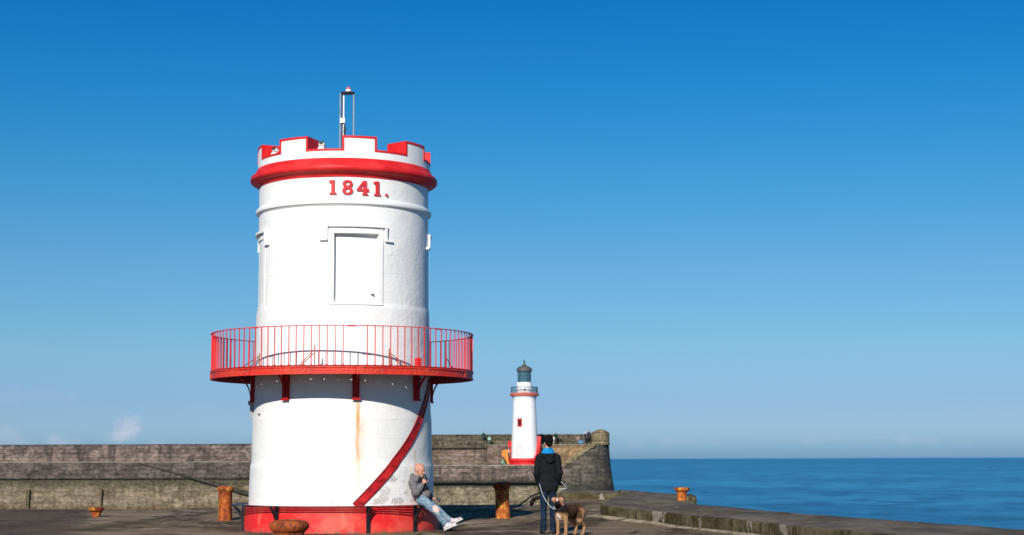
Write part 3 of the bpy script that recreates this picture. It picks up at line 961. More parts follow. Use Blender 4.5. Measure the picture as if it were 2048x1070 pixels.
# ------------------------------------------------------------------ bollards
def bollard(name, px, py, prof, label, mats, z0=0.0, tilt=(0, 0), cap_from=None, sc_=1.0, group='rusty iron mooring bollards on the quay'):
    g = gps(px, py, z0)
    t = empty(name, g, 0, label, 'bollard', group)
    t.rotation_euler = (R(tilt[0]), R(tilt[1]), 0)
    t.scale = (sc_, sc_, sc_)
    k = cap_from
    for nm, pr, mt in (('shaft', prof[:k + 1], mats[0]), ('cap', prof[k:], mats[1])):
        bm = bmesh.new()
        rows = lathe(bm, pr, 40)
        for v in bm.verts:
            nn = noise.noise((v.co.x * 9 + g.x, v.co.y * 9, v.co.z * 7))
            l = Vector((v.co.x, v.co.y)).length
            if l > 0.01:
                s_ = 1 + 0.006 * nn / max(l, .05)
                v.co.x *= s_; v.co.y *= s_
        obj(nm, bm, mt, t, smooth=50)
    return t
RU1, RU2, RU3 = m_rust('rust_orange', 0.6, 0.0, (0.47, 0.125, 0.022), 0.85), m_rust('rust_bright', 0.1, 11.3, (0.54, 0.165, 0.03), 0.7), m_rust('rust_brown', 0.9, 7.1, (0.36, 0.085, 0.02))
RUD = m_rust('rust_shaded_cap', 1.0, 5.0, (0.09, 0.03, 0.02))  # dark rust of the cap also carries the gallery shadow in its colour
bollard('bollard', 450, 1041, [(0.165, -0.05), (0.160, 0.3), (0.160, 0.66), (0.178, 0.68), (0.196, 0.705), (0.198, 0.745), (0.18, 0.775), (0.10, 0.80), (0.02, 0.805)], 'tall orange rusty bollard with a rolled cap left of the white tower', (RU1, RU1), cap_from=3, sc_=0.95)
bollard('bollard', 1006, 1036.5, [(0.185, -0.05), (0.170, 0.25), (0.166, 0.60), (0.174, 0.67), (0.20, 0.74), (0.225, 0.79), (0.232, 0.82), (0.22, 0.845), (0.10, 0.86), (0.02, 0.865)], 'rusty bollard with flared cap darkened as rust in shadow between the seated man and standing man', (RU2, RUD), tilt=(0, -2.0), cap_from=3, sc_=0.935)
bollard('bollard', 577, 1178, [(0.17, -0.05), (0.165, 0.3), (0.163, 0.59), (0.172, 0.61), (0.195, 0.635), (0.214, 0.66), (0.218, 0.69), (0.205, 0.72), (0.17, 0.74), (0.08, 0.752), (0.02, 0.755)], 'nearest brown rusty bollard in front of the red plinth', (RU3, RU3), cap_from=3)
bollard('bollard', 192, 1034, [(0.10, -0.03), (0.10, 0.05), (0.13, 0.12), (0.175, 0.17), (0.18, 0.21), (0.15, 0.225), (0.04, 0.215)], 'small squat rusty bollard far left in front of the pier wall', (RU3, RU3), cap_from=2)
# the bollard on the sea kerb with its mossy stone
gq = gps(1364, 1000, KH)
bollard('bollard', 1364, 1001, [(0.14, -0.03), (0.12, 0.06), (0.115, 0.17), (0.13, 0.21), (0.17, 0.235), (0.192, 0.265), (0.192, 0.295), (0.17, 0.31), (0.04, 0.315)], 'orange mushroom bollard on the raised kerb beside the sea', (RU2, RU2), z0=KH, cap_from=3)
pst = rough_prism('mooring_stone', [(gq.x + 0.03, gq.y - 0.7), (gq.x + 0.28, gq.y - 0.7), (gq.x + 0.33, gq.y - 0.2), (gq.x + 0.26, gq.y + 0.1), (gq.x + 0.12, gq.y + 0.1)], 0.39, 0.22, [KS, KS], 0.12, 0.05, 0.08)
tag(pst, 'low mossy stone block at the foot of the kerb bollard', 'stone')
# bent dark tubes standing in for the shade below the raised quay edge
bm = bmesh.new()
q = [at(px, py, Y) for px, py, Y in ((1037, 1011, 43.0), (1050, 1002, 43.0), (1062, 993, 43.0), (1078, 986, 43.0), (1092, 982, 43.0))]
tube(bm, q, 0.022, 8)
q = [at(px, py, 42.8) for px, py in ((1062, 1012), (1064, 1004), (1067, 999), (1074, 995.5), (1088, 994.5))]
tube(bm, q, [0.04, 0.06, 0.06, 0.05, 0.04], 8)
tag(obj('edge_shade', bm, simple('shade_black', (0.008, 0.006, 0.005), 0.8, 0.2, var=.4), smooth=50), 'dark bent tubes standing in for shade at the quay edge behind the standing man', 'shade strip')

# ------------------------------------------------------------------ far pier
YP = 246.0
pier = empty('stone_pier', (0, 0, 0), 0, 'long weathered stone harbour pier across the water with parapet and rounded head', 'pier')
def prism_x(name, x0, x1, prof, mat, seg=4.0):
    bm = bmesh.new()
    n = max(2, int((x1 - x0) / seg))
    prev = None
    for i in range(n + 1):
        x = x0 + (x1 - x0) * i / n
        vs = [bm.verts.new((x, y + 0.06 * noise.noise((x * .23, z, 1)), z + 0.05 * noise.noise((x * .31, y, 2)))) for y, z in prof]
        if prev:
            for e in range(len(prof)):
                bm.faces.new((prev[e], prev[(e + 1) % len(prof)], vs[(e + 1) % len(prof)], vs[e]))
        else: bm.faces.new(vs)
        prev = vs
    bm.faces.new(prev[::-1])
    bmesh.ops.recalc_face_normals(bm, faces=bm.faces)
    return obj(name, bm, mat, pier)
PINK = m_pier('pink_grey_stone', (0.090, 0.068, 0.060), (0.185, 0.145, 0.125), (0.22, 0.17, 0.15), (0.045, 0.036, 0.030), top_stain_shade=(3.3, 3.9, (0.035, 0.030, 0.024), 0.75), lime=0.35)
GREY = m_pier('grey_brown_stone', (0.055, 0.045, 0.038), (0.115, 0.094, 0.080), (0.14, 0.115, 0.095), (0.035, 0.030, 0.026), lime=0.5)
PALE = m_pier('pale_green_render', (0.120, 0.094, 0.060), (0.190, 0.150, 0.102), (0.20, 0.16, 0.118), (0.082, 0.060, 0.036), 4.5, 1.6, lime=0.1, mortar=0.15, bot_stain=(-4.9, -6.0, (0.085, 0.055, 0.026), 0.85), top_stain_shade=(-3.3, -1.9, (0.05, 0.046, 0.03), 0.8))  # dark top band mixes moss with painted shade under the overhang
MOSS = m_pier('mossy_parapet_stone', (0.060, 0.052, 0.036), (0.120, 0.102, 0.075), (0.15, 0.12, 0.095), (0.040, 0.035, 0.024), moss=(0.085, 0.078, 0.042), lime=0.3)
PNK2 = m_pier('rose_stone', (0.105, 0.078, 0.066), (0.205, 0.150, 0.130), (0.24, 0.18, 0.15), (0.060, 0.048, 0.040), moss=(0.12, 0.095, 0.055), lime=0.4)
OCH = m_pier('ochre_stone', (0.20, 0.125, 0.062), (0.30, 0.195, 0.11), (0.25, 0.19, 0.12), (0.12, 0.09, 0.05), lime=0.2)
BAST = m_pier('dark_bastion_stone', (0.050, 0.043, 0.036), (0.115, 0.098, 0.080), (0.14, 0.12, 0.10), (0.034, 0.030, 0.026), lime=0.12, mortar=0.2, bot_stain=(-1.6, -2.8, (0.030, 0.028, 0.024), 0.8), moss=(0.09, 0.08, 0.05))
LEDGE = simple('pale_ledge_stone', (0.24, 0.21, 0.17), 0.8, var=0.3, scale=1.5)
YL = 250.0
XL0, XM, XR = -150, -25, 10.6
prism_x('parapet', XL0, XM, [(YL + 1.2, 1.2), (YL + 1.0, 3.78), (YL + 3.5, 3.78), (YL + 3.5, 1.2)], PINK)
prism_x('ledge', XL0, XM, [(YL - 0.10, 1.08), (YL - 0.10, 1.199), (YL + 3.5, 1.199), (YL + 3.5, 1.08)], LEDGE)
prism_x('middle_wall', XL0, XM, [(YL, -1.3), (YL, 1.079), (YL + 3.5, 1.079), (YL + 3.5, -1.3)], GREY)
prism_x('lower_wall', XL0, XM, [(YL - 0.6, -8), (YL + 0.30, -1.75), (YL + 0.42, -1.301), (YL + 6, -1.301), (YL + 6, -8)], PALE)
PALE_R = m_pier('pale_render_right', (0.115, 0.097, 0.060), (0.180, 0.152, 0.100), (0.20, 0.165, 0.12), (0.075, 0.058, 0.034), 4.5, 1.6, lime=0.15, mortar=0.15, top_stain_shade=(-3.0, -2.45, (0.040, 0.036, 0.024), 0.92))  # dark top band paints in the recess shade below the middle wall
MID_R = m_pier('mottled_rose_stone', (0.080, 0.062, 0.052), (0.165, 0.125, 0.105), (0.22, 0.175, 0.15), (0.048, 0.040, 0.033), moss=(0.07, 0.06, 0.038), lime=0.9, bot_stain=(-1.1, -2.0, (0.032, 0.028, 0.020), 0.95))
# right part, promenade with the lighthouse on it
prism_x('parapet', XM + .01, 12.6, [(256.0, 3.56), (256.0, 5.13), (257.2, 5.13), (257.2, 3.56)], MOSS)
prism_x('upper_walkway', XM + .01, 12.6, [(253.3, 3.42), (253.3, 3.558), (258, 3.558), (258, 3.42)], LEDGE)
prism_x('upper_wall', XM + .01, 2.0, [(253.5, 0.56), (253.5, 3.419), (258, 3.419), (258, 0.56)], PNK2)
prism_x('upper_wall', 2.01, 12.6, [(253.5, 0.56), (253.5, 3.419), (258, 3.419), (258, 0.56)], OCH)
prism_x('promenade', XM + .01, XR, [(YP - 0.06, 0.40), (YP - 0.06, 0.555), (258, 0.555), (258, 0.40)], LEDGE)
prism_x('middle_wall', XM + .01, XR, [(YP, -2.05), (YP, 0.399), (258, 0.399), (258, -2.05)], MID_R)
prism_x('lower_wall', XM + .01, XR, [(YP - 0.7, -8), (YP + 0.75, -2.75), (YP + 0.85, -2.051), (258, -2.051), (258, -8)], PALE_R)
# overhanging mossy course left of the seated figures
prism_x('overhang', XM + .5, -3.9, [(253.0, 3.05), (253.0, 3.56 + .55), (254.2, 4.15), (254.2, 3.05)], MOSS)
# stair wall and round head
def outline(t):         # 0..1 along the outer face: straight then round the corner
    L = 4.4; A = 6.3
    s = t * (L + A + 7)
    if s < L: return Vector((7.6 + s * 0.66, YP - 0.3)), Vector((0, -1))
    if s < L + A:
        a = (s - L) / A * PI / 2
        return Vector((10.5 + 3.8 * math.sin(a), YP + 4.2 - 4.5 * math.cos(a))), Vector((math.sin(a), -math.cos(a)))
    return Vector((14.3, YP + 4.2 + (s - L - A))), Vector((1, 0))
def ztop(x):
    f_ = min(1, max(0, (x - 7.6) / 4.4))
    return 0.62 + math.floor(f_ * 16) / 16 * 2.95
bm = bmesh.new()
prev = None
N = 90
for i in range(N + 1):
    p, nn = outline(i / N)
    zt_ = ztop(p.x)
    ring = []
    for z in (-8, -6, -4.5, -3, -1.5, 0, 1, 2, 3, 99):
        z_ = min(z, zt_)
        bo = 0.035 * (3.6 - z_) + 0.011 * (3.6 - z_) ** 2
        q = p + nn * bo
        ring.append(bm.verts.new((q.x, q.y, z_)))
    for z in (99, -8):
        q = p - nn * 1.1
        ring.append(bm.verts.new((q.x, q.y, min(z, zt_))))
    if prev:
        for e in range(len(ring)):
            try: bm.faces.new((prev[e], prev[(e + 1) % len(ring)], ring[(e + 1) % len(ring)], ring[e]))
            except ValueError: pass
    prev = ring
bmesh.ops.remove_doubles(bm, verts=bm.verts, dist=0.0005)
bmesh.ops.recalc_face_normals(bm, faces=bm.faces)
obj('round_head', bm, BAST, pier)
# sloping coping on the stair wall
bm = bmesh.new()
prev = None
for i in range(17):
    x = 7.5 + 4.5 * i / 16
    z = 0.62 + 2.95 * (x - 7.6) / 4.4
    vs = [bm.verts.new((x, y, zz)) for y, zz in ((YP - 0.80 + 0.02 * i, z - 0.40 + .1 * (i % 3)), (YP - 0.80 + 0.02 * i, z + 0.38), (YP + 0.4, z + 0.38), (YP + 0.4, z - 0.40))]
    if prev:
        for e in range(4): bm.faces.new((prev[e], prev[(e + 1) % 4], vs[(e + 1) % 4], vs[e]))
    else: bm.faces.new(vs)
    prev = vs
bm.faces.new(prev[::-1])
bmesh.ops.recalc_face_normals(bm, faces=bm.faces)
YEL = m_pier('yellowed_coping_stone', (0.15, 0.12, 0.065), (0.23, 0.185, 0.105), (0.24, 0.19, 0.12), (0.09, 0.075, 0.04), 0.8, 0.4, lime=0.1)
obj('stair_coping', bm, YEL, pier)
# rounded turret parapet on the head
bm = bmesh.new()
rows = []
for i in range(25):
    a = -PI * 0.62 + (PI * 1.5) * i / 24
    cxx, cyy, rr = 12.95, YP + 2.6, 1.35
    x = cxx + rr * math.sin(a); y = cyy - rr * 1.3 * math.cos(a)
    topz = 5.15 + 0.55 * math.cos((x - 12.95) / 1.35 * PI / 2 * 0.9)
    rows.append([bm.verts.new((cxx + (x - cxx) * s1, cyy + (y - cyy) * s1, z)) for s1, z in ((1.06, 3.45), (1.06, 3.65), (1.0, 3.72), (1.0, topz - 0.1), (0.93, topz), (0.6, topz), (0.6, 3.45))])
for A, B in zip(rows[:-1], rows[1:]):
    for e in range(7):
        bm.faces.new((A[e], B[e], B[(e + 1) % 7], A[(e + 1) % 7]))
bm.faces.new(rows[0]); bm.faces.new(rows[-1][::-1])
bmesh.ops.recalc_face_normals(bm, faces=bm.faces)
obj('turret', bm, YEL, pier, smooth=40)
bm = bmesh.new()
lathe(bm, [(1.3, 3.3), (1.3, 3.55)], 30, c=(12.95, YP + 2.6))
obj('turret_floor', bm, BAST, pier)
# sloping stair cut on the left wall
bm = bmesh.new()
pa, pb = at(275, 927, YL), at(505, 985, YL)
prev = None
for k in range(41):
    t0 = k / 26
    x0 = pa.x + (pb.x - pa.x) * t0
    zz = 1.02 + (pb.z - 1.0) * t0 ** 1.08
    th_ = .10 + .55 * t0
    pr = 0.15 + 0.5 * t0
    vs = [bm.verts.new(c_) for c_ in ((x0, YL - pr, zz - th_), (x0, YL - pr, zz), (x0, YL + 1.0, zz), (x0, YL + 1.0, zz - th_))]
    if prev:
        for e in range(4): bm.faces.new((prev[e], prev[(e + 1) % 4], vs[(e + 1) % 4], vs[e]))
    else: bm.faces.new(vs)
    prev = vs
bm.faces.new(prev[::-1])
bmesh.ops.recalc_face_normals(bm, faces=bm.faces)
obj('sloping_stair', bm, m_pier('dark_wet_stone', (0.035, 0.032, 0.024), (0.062, 0.056, 0.042), (0.07, 0.06, 0.05), (0.025, 0.022, 0.016), lime=0), pier)
bm = bmesh.new()
for px, hw in ((55, .26), (202, .13)):
    g = at(px, 1000, YL - .5)
    box(bm, g.x - hw, g.x + hw, YL - 0.62, YL + 0.3, -7.5, -2.9)
obj('fender_post', bm, simple('dark_wet_timber', (0.075, 0.058, 0.034), 0.8, var=.3, scale=2), pier)
# orange sheet leaning on the wall
bm = bmesh.new()
pts = [(1012, 922), (1008, 914), (1003, 912), (1004, 902), (1009, 899), (1015, 900), (1016, 911), (1018, 920), (1021, 929), (1015, 929)]
a = [at(px, py, 251.5) for px, py in pts]
vs = [bm.verts.new((p.x, 251.3, max(p.z, .57))) for p in a]; vb = [bm.verts.new((p.x, 251.45, max(p.z, .57))) for p in a]
bm.faces.new(vs); bm.faces.new(vb[::-1])
for i in range(len(vs)): bm.faces.new((vs[i], vs[i - 1], vb[i - 1], vb[i]))
bmesh.ops.recalc_face_normals(bm, faces=bm.faces)
tag(obj('orange_sheet', bm, simple('orange_sheet_cloth', (0.58, 0.20, 0.035), 0.7, var=.15, scale=2)), 'orange sheet standing beside the far lighthouse foot', 'sheet')

# ------------------------------------------------------------------ far lighthouse
LX, LYY = 1.78, 250.0
lh = empty('lighthouse', (LX, LYY, 0.556), 0, 'slender white lighthouse with grey lantern and red base on the far pier', 'lighthouse')
def lz(py): return at(1049, py, LYY).z - 0.556
bm = bmesh.new()
lathe(bm, [(2.28, 0.0), (2.28, 0.34), (2.12, 0.345), (2.08, 0.95)], 48)
obj('base', bm, RED, lh, smooth=30)
bm = bmesh.new()
arcbox(bm, 2.10, 2.42, 0, 360, 0.55, 0.80, 48)
for k in range(16):
    a = k * 22.5 + 4
    arcbox(bm, 2.13, 2.38, a, a + 3, 0.35, 0.549, 1)
obj('bench', bm, RED, lh, smooth=30)
bm = bmesh.new()
uvl = bm.loops.layers.uv.new('UVMap')
lathe(bm, [(1.98, 0.95), (1.93, 3.0), (1.82, 6.0), (1.70, 9.0), (1.66, lz(800)), (1.74, lz(796)), (1.88, lz(793))], 64)
obj('shaft', bm, WHITE2, lh, smooth=30)
bm = bmesh.new()
lathe(bm, [(1.9, lz(793)), (2.14, lz(791.5)), (2.20, lz(788)), (2.05, lz(786.5))], 64)
obj('gallery_cornice', bm, m_red('pale_red_paint', 0, (0.62, 0.09, 0.06)), lh, smooth=30)
zg = lz(786.5)
TEAL = simple('dark_teal_paint', (0.035, 0.085, 0.12), 0.4, 0.4)
bm = bmesh.new()
for a in range(0, 360, 6):
    tube(bm, [P(a, 1.98, zg), P(a, 1.98, lz(774.5))], 0.03, 5)
arcbox(bm, 1.95, 2.01, 0, 360, lz(775), lz(774), 48)
arcbox(bm, 1.96, 2.0, 0, 360, lz(781), lz(780.3), 48)
obj('gallery_railing', bm, TEAL, lh)
bm = bmesh.new()
lathe(bm, [(1.18, zg), (1.16, lz(765))], 40)
lr = obj('lantern_base', bm, WHITE2, lh, smooth=30)
bm = bmesh.new()
tube(bm, [P(2, 1.10, lz(780)), P(2, 1.20, lz(780))], 0.17, 12)
obj('porthole', bm, DARKST, lr)
g = NT('lantern_glass', 0.1, 0.5)
g.col((0.055, 0.13, 0.17))
bm = bmesh.new()
lathe(bm, [(0.93, lz(765)), (0.93, lz(744))], 16)
lg = obj('lantern_glass', bm, g.m, lh, smooth=20)
bm = bmesh.new()
for k in range(16):
    a = k * 22.5
    tube(bm, [P(a, 0.96, lz(765)), P(a, 0.96, lz(744))], 0.035, 5)
for py in (764.6, 757.6, 751, 744.4):
    arcbox(bm, 0.93, 1.0, 0, 360, lz(py + .5), lz(py - .3), 16)
obj('glazing_bar', bm, TEAL, lg)
bm = bmesh.new()
lathe(bm, [(0.9, lz(744)), (1.12, lz(743)), (1.18, lz(740)), (1.10, lz(736.5)), (0.88, lz(734)), (0.5, lz(732.3)), (0.34, lz(731.3)), (0.26, lz(728.5)), (0.13, lz(727))], 40)
dm = obj('dome', bm, simple('grey_lead_roof', (0.09, 0.085, 0.08), 0.5), lh, smooth=40)
bm = bmesh.new()
lathe(bm, [(0.10, lz(729)), (0.07, lz(726)), (0.16, lz(724)), (0.14, lz(722)), (0.03, lz(721)), (0.025, lz(718))], 12)
obj('finial', bm, TEAL, dm, smooth=40)
def panel(px0, px1, py0, py1, name, frame, pane, fw=0.10):
    thA = math.degrees(math.asin(((px0 - 1049.5) / 13.4) / 1.9)) ; thB = math.degrees(math.asin(((px1 - 1049.5) / 13.4) / 1.9))
    z0, z1 = lz(py1), lz(py0)
    ro = 1.93 - 0.036 * ((z0 + z1) / 2 - 3) + 0.02
    if z0 < 3: ro = 1.96
    bm = bmesh.new()
    d = math.degrees(fw / 1.9)
    arcbox(bm, 1.6, ro + 0.06, thA, thA + d, z0, z1, 1)
    arcbox(bm, 1.6, ro + 0.06, thB - d, thB, z0, z1, 1)
    arcbox(bm, 1.6, ro + 0.065, thA - .3, thB + .3, z0 - fw, z0 - .001, 4)
    arcbox(bm, 1.6, ro + 0.065, thA - .3, thB + .3, z1 + .001, z1 + fw, 4)
    w_ = obj(name, bm, frame, lh)
    bm = bmesh.new()
    arcbox(bm, 1.6, ro + 0.012, thA + d, thB - d, z0, z1, 3)
    obj('pane' if name == 'window' else 'door_leaf', bm, pane, w_)
panel(1035, 1044.5, 839, 852, 'window', RED, simple('dark_window_glass', (0.08, 0.012, 0.014), 0.3), 0.14)
panel(1034.5, 1045, 894, 909, 'doorway', m_red('faded_red_paint', 0, (0.6, 0.16, 0.17)), WHITE2, 0.10)
bm = bmesh.new()
helix([(44, 0.75), (58, 1.2), (72, 2.1), (84, 3.2), (92, 4.1)], 0.55, 1.9, 2.42, 'stair_stringer', RED, lh, 24, 1.95 * R(1))
bm = bmesh.new()
box(bm, -0.35, 0.35, -0.3, 0.3, 2.62, 3.5); box(bm, -0.04, 0.04, -0.04, 0.04, 0.0, 2.62)
box(bm, -0.25, 0.2, -0.2, 0.2, 1.95, 2.25)
tag(obj('lifebuoy_post', bm, RED, loc=(at(1021, 885, 251).x, 251.2, 0.556)), 'red box on a post left of the far lighthouse', 'post')

# ------------------------------------------------------------------ bodies
def sph(bm, c, rad, rot=None, nu=14, nv=9):
    c = Vector(c)
    M = rot if rot is not None else Matrix.Identity(3)
    rows = []
    for j in range(nv + 1):
        a = PI * j / nv
        if j in (0, nv): rows.append([bm.verts.new(c + M @ Vector((0, 0, rad[2] * math.cos(a))))]); continue
        rows.append([bm.verts.new(c + M @ Vector((rad[0] * math.sin(a) * math.cos(2 * PI * i / nu), rad[1] * math.sin(a) * math.sin(2 * PI * i / nu), rad[2] * math.cos(a)))) for i in range(nu)])
    for A, B in zip(rows[:-1], rows[1:]):
        for i in range(nu):
            i2 = (i + 1) % nu
            if len(A) == 1: bm.faces.new((A[0], B[i], B[i2]))
            elif len(B) == 1: bm.faces.new((A[i], B[0], A[i2]))
            else: bm.faces.new((A[i], B[i], B[i2], A[i2]))
def cap(bm, p0, p1, r0, r1, n=12, flat=1.0, fdir=None):
    p0, p1 = Vector(p0), Vector(p1)
    d = (p1 - p0)
    L = d.length
    q = d.to_track_quat('Z', 'Y').to_matrix()
    rows = []
    prof = [(0.02 * r0, -r0)] + [(r0 * math.sin(a), -r0 * math.cos(a)) for a in (0.5, 1.0, PI / 2)]
    prof += [(r0 + (r1 - r0) * t, L * t) for t in (0.33, 0.66)]
    prof += [(r1 * math.cos(a), L + r1 * math.sin(a)) for a in (0, 0.57, 1.07)] + [(0.02 * r1, L + r1)]
    for r, z in prof:
        rows.append([bm.verts.new(p0 + q @ Vector((r * math.cos(2 * PI * i / n), r * math.sin(2 * PI * i / n), z))) for i in range(n)])
    for A, B in zip(rows[:-1], rows[1:]):
        for i in range(n): bm.faces.new((A[i], A[(i + 1) % n], B[(i + 1) % n], B[i]))
    bm.faces.new(rows[0][::-1]); bm.faces.new(rows[-1])
def remeshed(name, bm, mat, voxel=0.012, parent=None, smooth=4, loc=(0, 0, 0), rough=0.0, seed=0):
    me = bpy.data.meshes.new(name + '_raw')
    bmesh.ops.recalc_face_normals(bm, faces=bm.faces)
    bm.to_mesh(me); bm.free()
    o = bpy.data.objects.new(name, me)
    sc.collection.objects.link(o)
    m = o.modifiers.new('r', 'REMESH'); m.mode = 'VOXEL'; m.voxel_size = voxel
    if smooth:
        s_ = o.modifiers.new('s', 'SMOOTH'); s_.iterations = smooth; s_.factor = 0.5
    dg = bpy.context.evaluated_depsgraph_get()
    out = bpy.data.meshes.new_from_object(o.evaluated_get(dg))
    bpy.data.objects.remove(o)
    out.name = name
    out.materials.clear()
    if rough:
        for v in out.vertices:
            k = noise.noise(Vector(v.co) * 14 + Vector((seed, 0, 0))) + 0.5 * noise.noise(Vector(v.co) * 31 + Vector((0, seed, 0)))
            v.co += Vector(v.normal) * (k * rough)
    r = obj(name, out, mat, parent)
    out.shade_smooth()
    r.location = loc
    return r
def head_shapes(bm, c, yaw, pitch=0.0, roll=0.0, s=1.0):
    M = Euler((roll, pitch, yaw), 'XYZ').to_matrix()       # face along +x before turning
    T = lambda p: Vector(c) + M @ (Vector(p) * s)
    def S(p, r): sph(bm, T(p), tuple(x * s for x in r), M)
    S((-.012, 0, .028), (.098, .076, .090)); S((.028, 0, -.03), (.062, .058, .085)); S((.035, 0, -.082), (.048, .046, .036))
    S((.078, 0, .018), (.020, .050, .012)); S((.088, 0, -.062), (.012, .024, .011)); S((.072, 0, -.100), (.022, .024, .020))
    S((.05, .042, -.03), (.025, .018, .022)); S((.05, -.042, -.03), (.025, .018, .022))
    cap(bm, T((.088, 0, .004)), T((.108, 0, -.030)), .009 * s, .014 * s, 8)
    for e in (-1, 1): S((-.004, e * .077, -.012), (.020, .010, .032))
    return T, M
def hand_shapes(bm, wrist, d, nrm, side=1, curl=0.9, s=1.0):
    # palm along d, palm faces nrm, thumb on the side of cross
    d = Vector(d).normalized(); nrm = Vector(nrm); nrm = (nrm - d * nrm.dot(d)).normalized()
    b = d.cross(nrm) * side
    w = Vector(wrist)
    rot = Matrix((d, b, nrm)).transposed()
    sph(bm, w + d * .05 * s, (.052 * s, .042 * s, .017 * s), rot)
    for k, (off, ln) in enumerate(((.030, .075), (.010, .083), (-.011, .078), (-.031, .062))):
        p = w + (d * .085 + b * off) * s
        a = 0.0
        for j, f_ in enumerate((.45, .32, .25)):
            a += curl * (0.65 if j == 0 else 0.9) * (1 + .08 * k)
            q = p + (d * math.cos(a) + nrm * math.sin(a)) * ln * f_ * s
            cap(bm, p, q, (.0095 - j * .001) * s, (.0088 - j * .001) * s, 8)
            p = q
    p = w + (d * .025 + b * .034) * s
    for j, (dx, dn, ln) in enumerate(((.6, .25, .035), (.8, .55, .03), (.7, .8, .025))):
        q = p + (d * dx + b * (0.7 - j * .45) + nrm * dn).normalized() * ln * s
        cap(bm, p, q, (.012 - j * .0015) * s, (.011 - j * .0015) * s, 8)
        p = q
SKIN = simple('skin_weathered', (0.50, 0.24, 0.16), 0.55, 0.3, var=0.12, scale=25)
def fabric(name, c, var=0.25, scale=30, bump=0.4):
    t = NT(name, 0.9, 0.15)
    v = t.coord()
    n = t.noise(v, scale, 5, 0.7); b = t.noise(v, 5, 4)
    col = t.mix(t.rng(n, 0.3, 0.7), tuple(x * (1 - var) for x in c), tuple(min(1, x * (1 + var)) for x in c))
    col = t.mix(0.5, col, t.mix(t.rng(b, 0.3, 0.7), (0.75, 0.75, 0.75), (1.2, 1.2, 1.2)), 'MULTIPLY')
    t.col(col)
    t.bump(t.math('ADD', t.math('MULTIPLY', n, .3), b), bump, 0.02)
    return t.m
def denim(name, lo, hi, sc_=9):
    t = NT(name, 0.85, 0.15)
    v = t.coord()
    n = t.noise(v, sc_, 5, 0.65)
    f_ = t.noise(v, 70, 3)
    c = t.mix(t.rng(n, 0.36, 0.64), lo, hi)
    c = t.mix(0.4, c, t.mix(t.rng(f_, 0.3, 0.7), (0.7, 0.7, 0.7), (1.25, 1.25, 1.25)), 'MULTIPLY')
    t.col(c)
    t.bump(n, 0.5, 0.02)
    return t.m
HAIRB = simple('black_hair', (0.006, 0.005, 0.005), 0.9, 0.08, var=.4, scale=40, bump=.6)

def shoe(name, ank, dirn, mat, parent, sole=None, up=Vector((0, 0, 1)), k=1.0):
    d = Vector(dirn).normalized(); a = Vector(ank)
    up = (up - d * up.dot(d)).normalized(); b = up.cross(d)
    rot = Matrix((d, b, up)).transposed()
    bm = bmesh.new()
    sph(bm, a + d * .02 - up * .025, (.055, .042, .055), rot)
    sph(bm, a + d * .075 - up * .045, (.075, .045, .038), rot)
    sph(bm, a + d * .155 - up * .056, (.062, .047, .030), rot)
    sph(bm, a - d * .035 - up * .045, (.045, .040, .042), rot)
    for v_ in bm.verts: v_.co = a + (v_.co - a) * k
    o = remeshed(name, bm, mat, 0.008, parent, 2)
    if sole:
        bm = bmesh.new()
        for t_ in (-.045, .0, .05, .10, .15, .185):
            sph(bm, a + d * t_ - up * .082, (.045, .046 if t_ > -.03 else .04, .014), rot, 12, 6)
        for v_ in bm.verts: v_.co = a + (v_.co - a) * k
        remeshed('sole', bm, sole, 0.008, o, 1)
    return o

# --- standing man, seen from behind
man_p = gp(1097, 1068.5)
def W1(x, y, z): return Vector((x, y, z))
YA = -1
bm = bmesh.new()
T, M = head_shapes(bm, (0.0, 0.02, 1.70), R(90 + 22), R(2), 0, 1.06)
cap(bm, (0, -0.01, 1.47), (0, 0.0, 1.63), .062, .056)
sph(bm, (0, 0, 1.22), (.16, .10, .24)); sph(bm, (0, 0, .98), (.155, .10, .13))
for s in (-1, 1):
    cap(bm, (s * .04, 0, 1.44), (s * .17, 0, 1.42), .06, .055)
    cap(bm, (s * .19, 0, 1.42), (s * .245, -.05, 1.14), .052, .042)
    cap(bm, (s * .245, -.05, 1.14), (s * .19, .12, .98), .040, .028)
    hand_shapes(bm, (s * .19, .12, .98), (-s * .25, .25, -.5), (-s * .6, -.5, .1), s, .5)
    cap(bm, (s * .09, 0, .95), (s * .10, .02, .50), .080, .055)
    cap(bm, (s * .10, .02, .50), (s * .105, -.03, .10), .052, .036)
    sph(bm, (s * .11, .06, .05), (.04, .12, .035))
man = remeshed('person', bm, SKIN, 0.011, None, 3)
man.location = man_p
man.scale = (0.89, 0.95, 1.0)
tag(man, 'standing man seen from behind in black hooded jacket, blue scarf and dark jeans', 'person')
bm = bmesh.new()
cen = T((0, 0, 0))
sph(bm, T((-.030, 0, .042)), (.094, .086, .092), M); sph(bm, T((-.055, 0, -.01)), (.062, .076, .075), M)
sph(bm, T((.04, 0, .095)), (.055, .06, .035), M); sph(bm, T((-.02, 0, .10)), (.07, .06, .04), M)
sph(bm, T((-.02, 0, .05)), (.112, .105, .098), M)
remeshed('hair', bm, HAIRB, 0.008, man, 2, rough=0.014)
bm = bmesh.new()
JK = fabric('black_jacket_cloth', (0.008, 0.009, 0.012), 0.3, 25, 0.6)
sph(bm, (0, .0, 1.24), (.205, .135, .25)); sph(bm, (0, 0, 1.02), (.195, .135, .20)); sph(bm, (0, 0, 1.40), (.17, .11, .11))
cap(bm, (-.10, 0, .90), (.10, 0, .90), .125, .125)
cap(bm, (-.085, 0, .865), (.085, 0, .865), .115, .115)
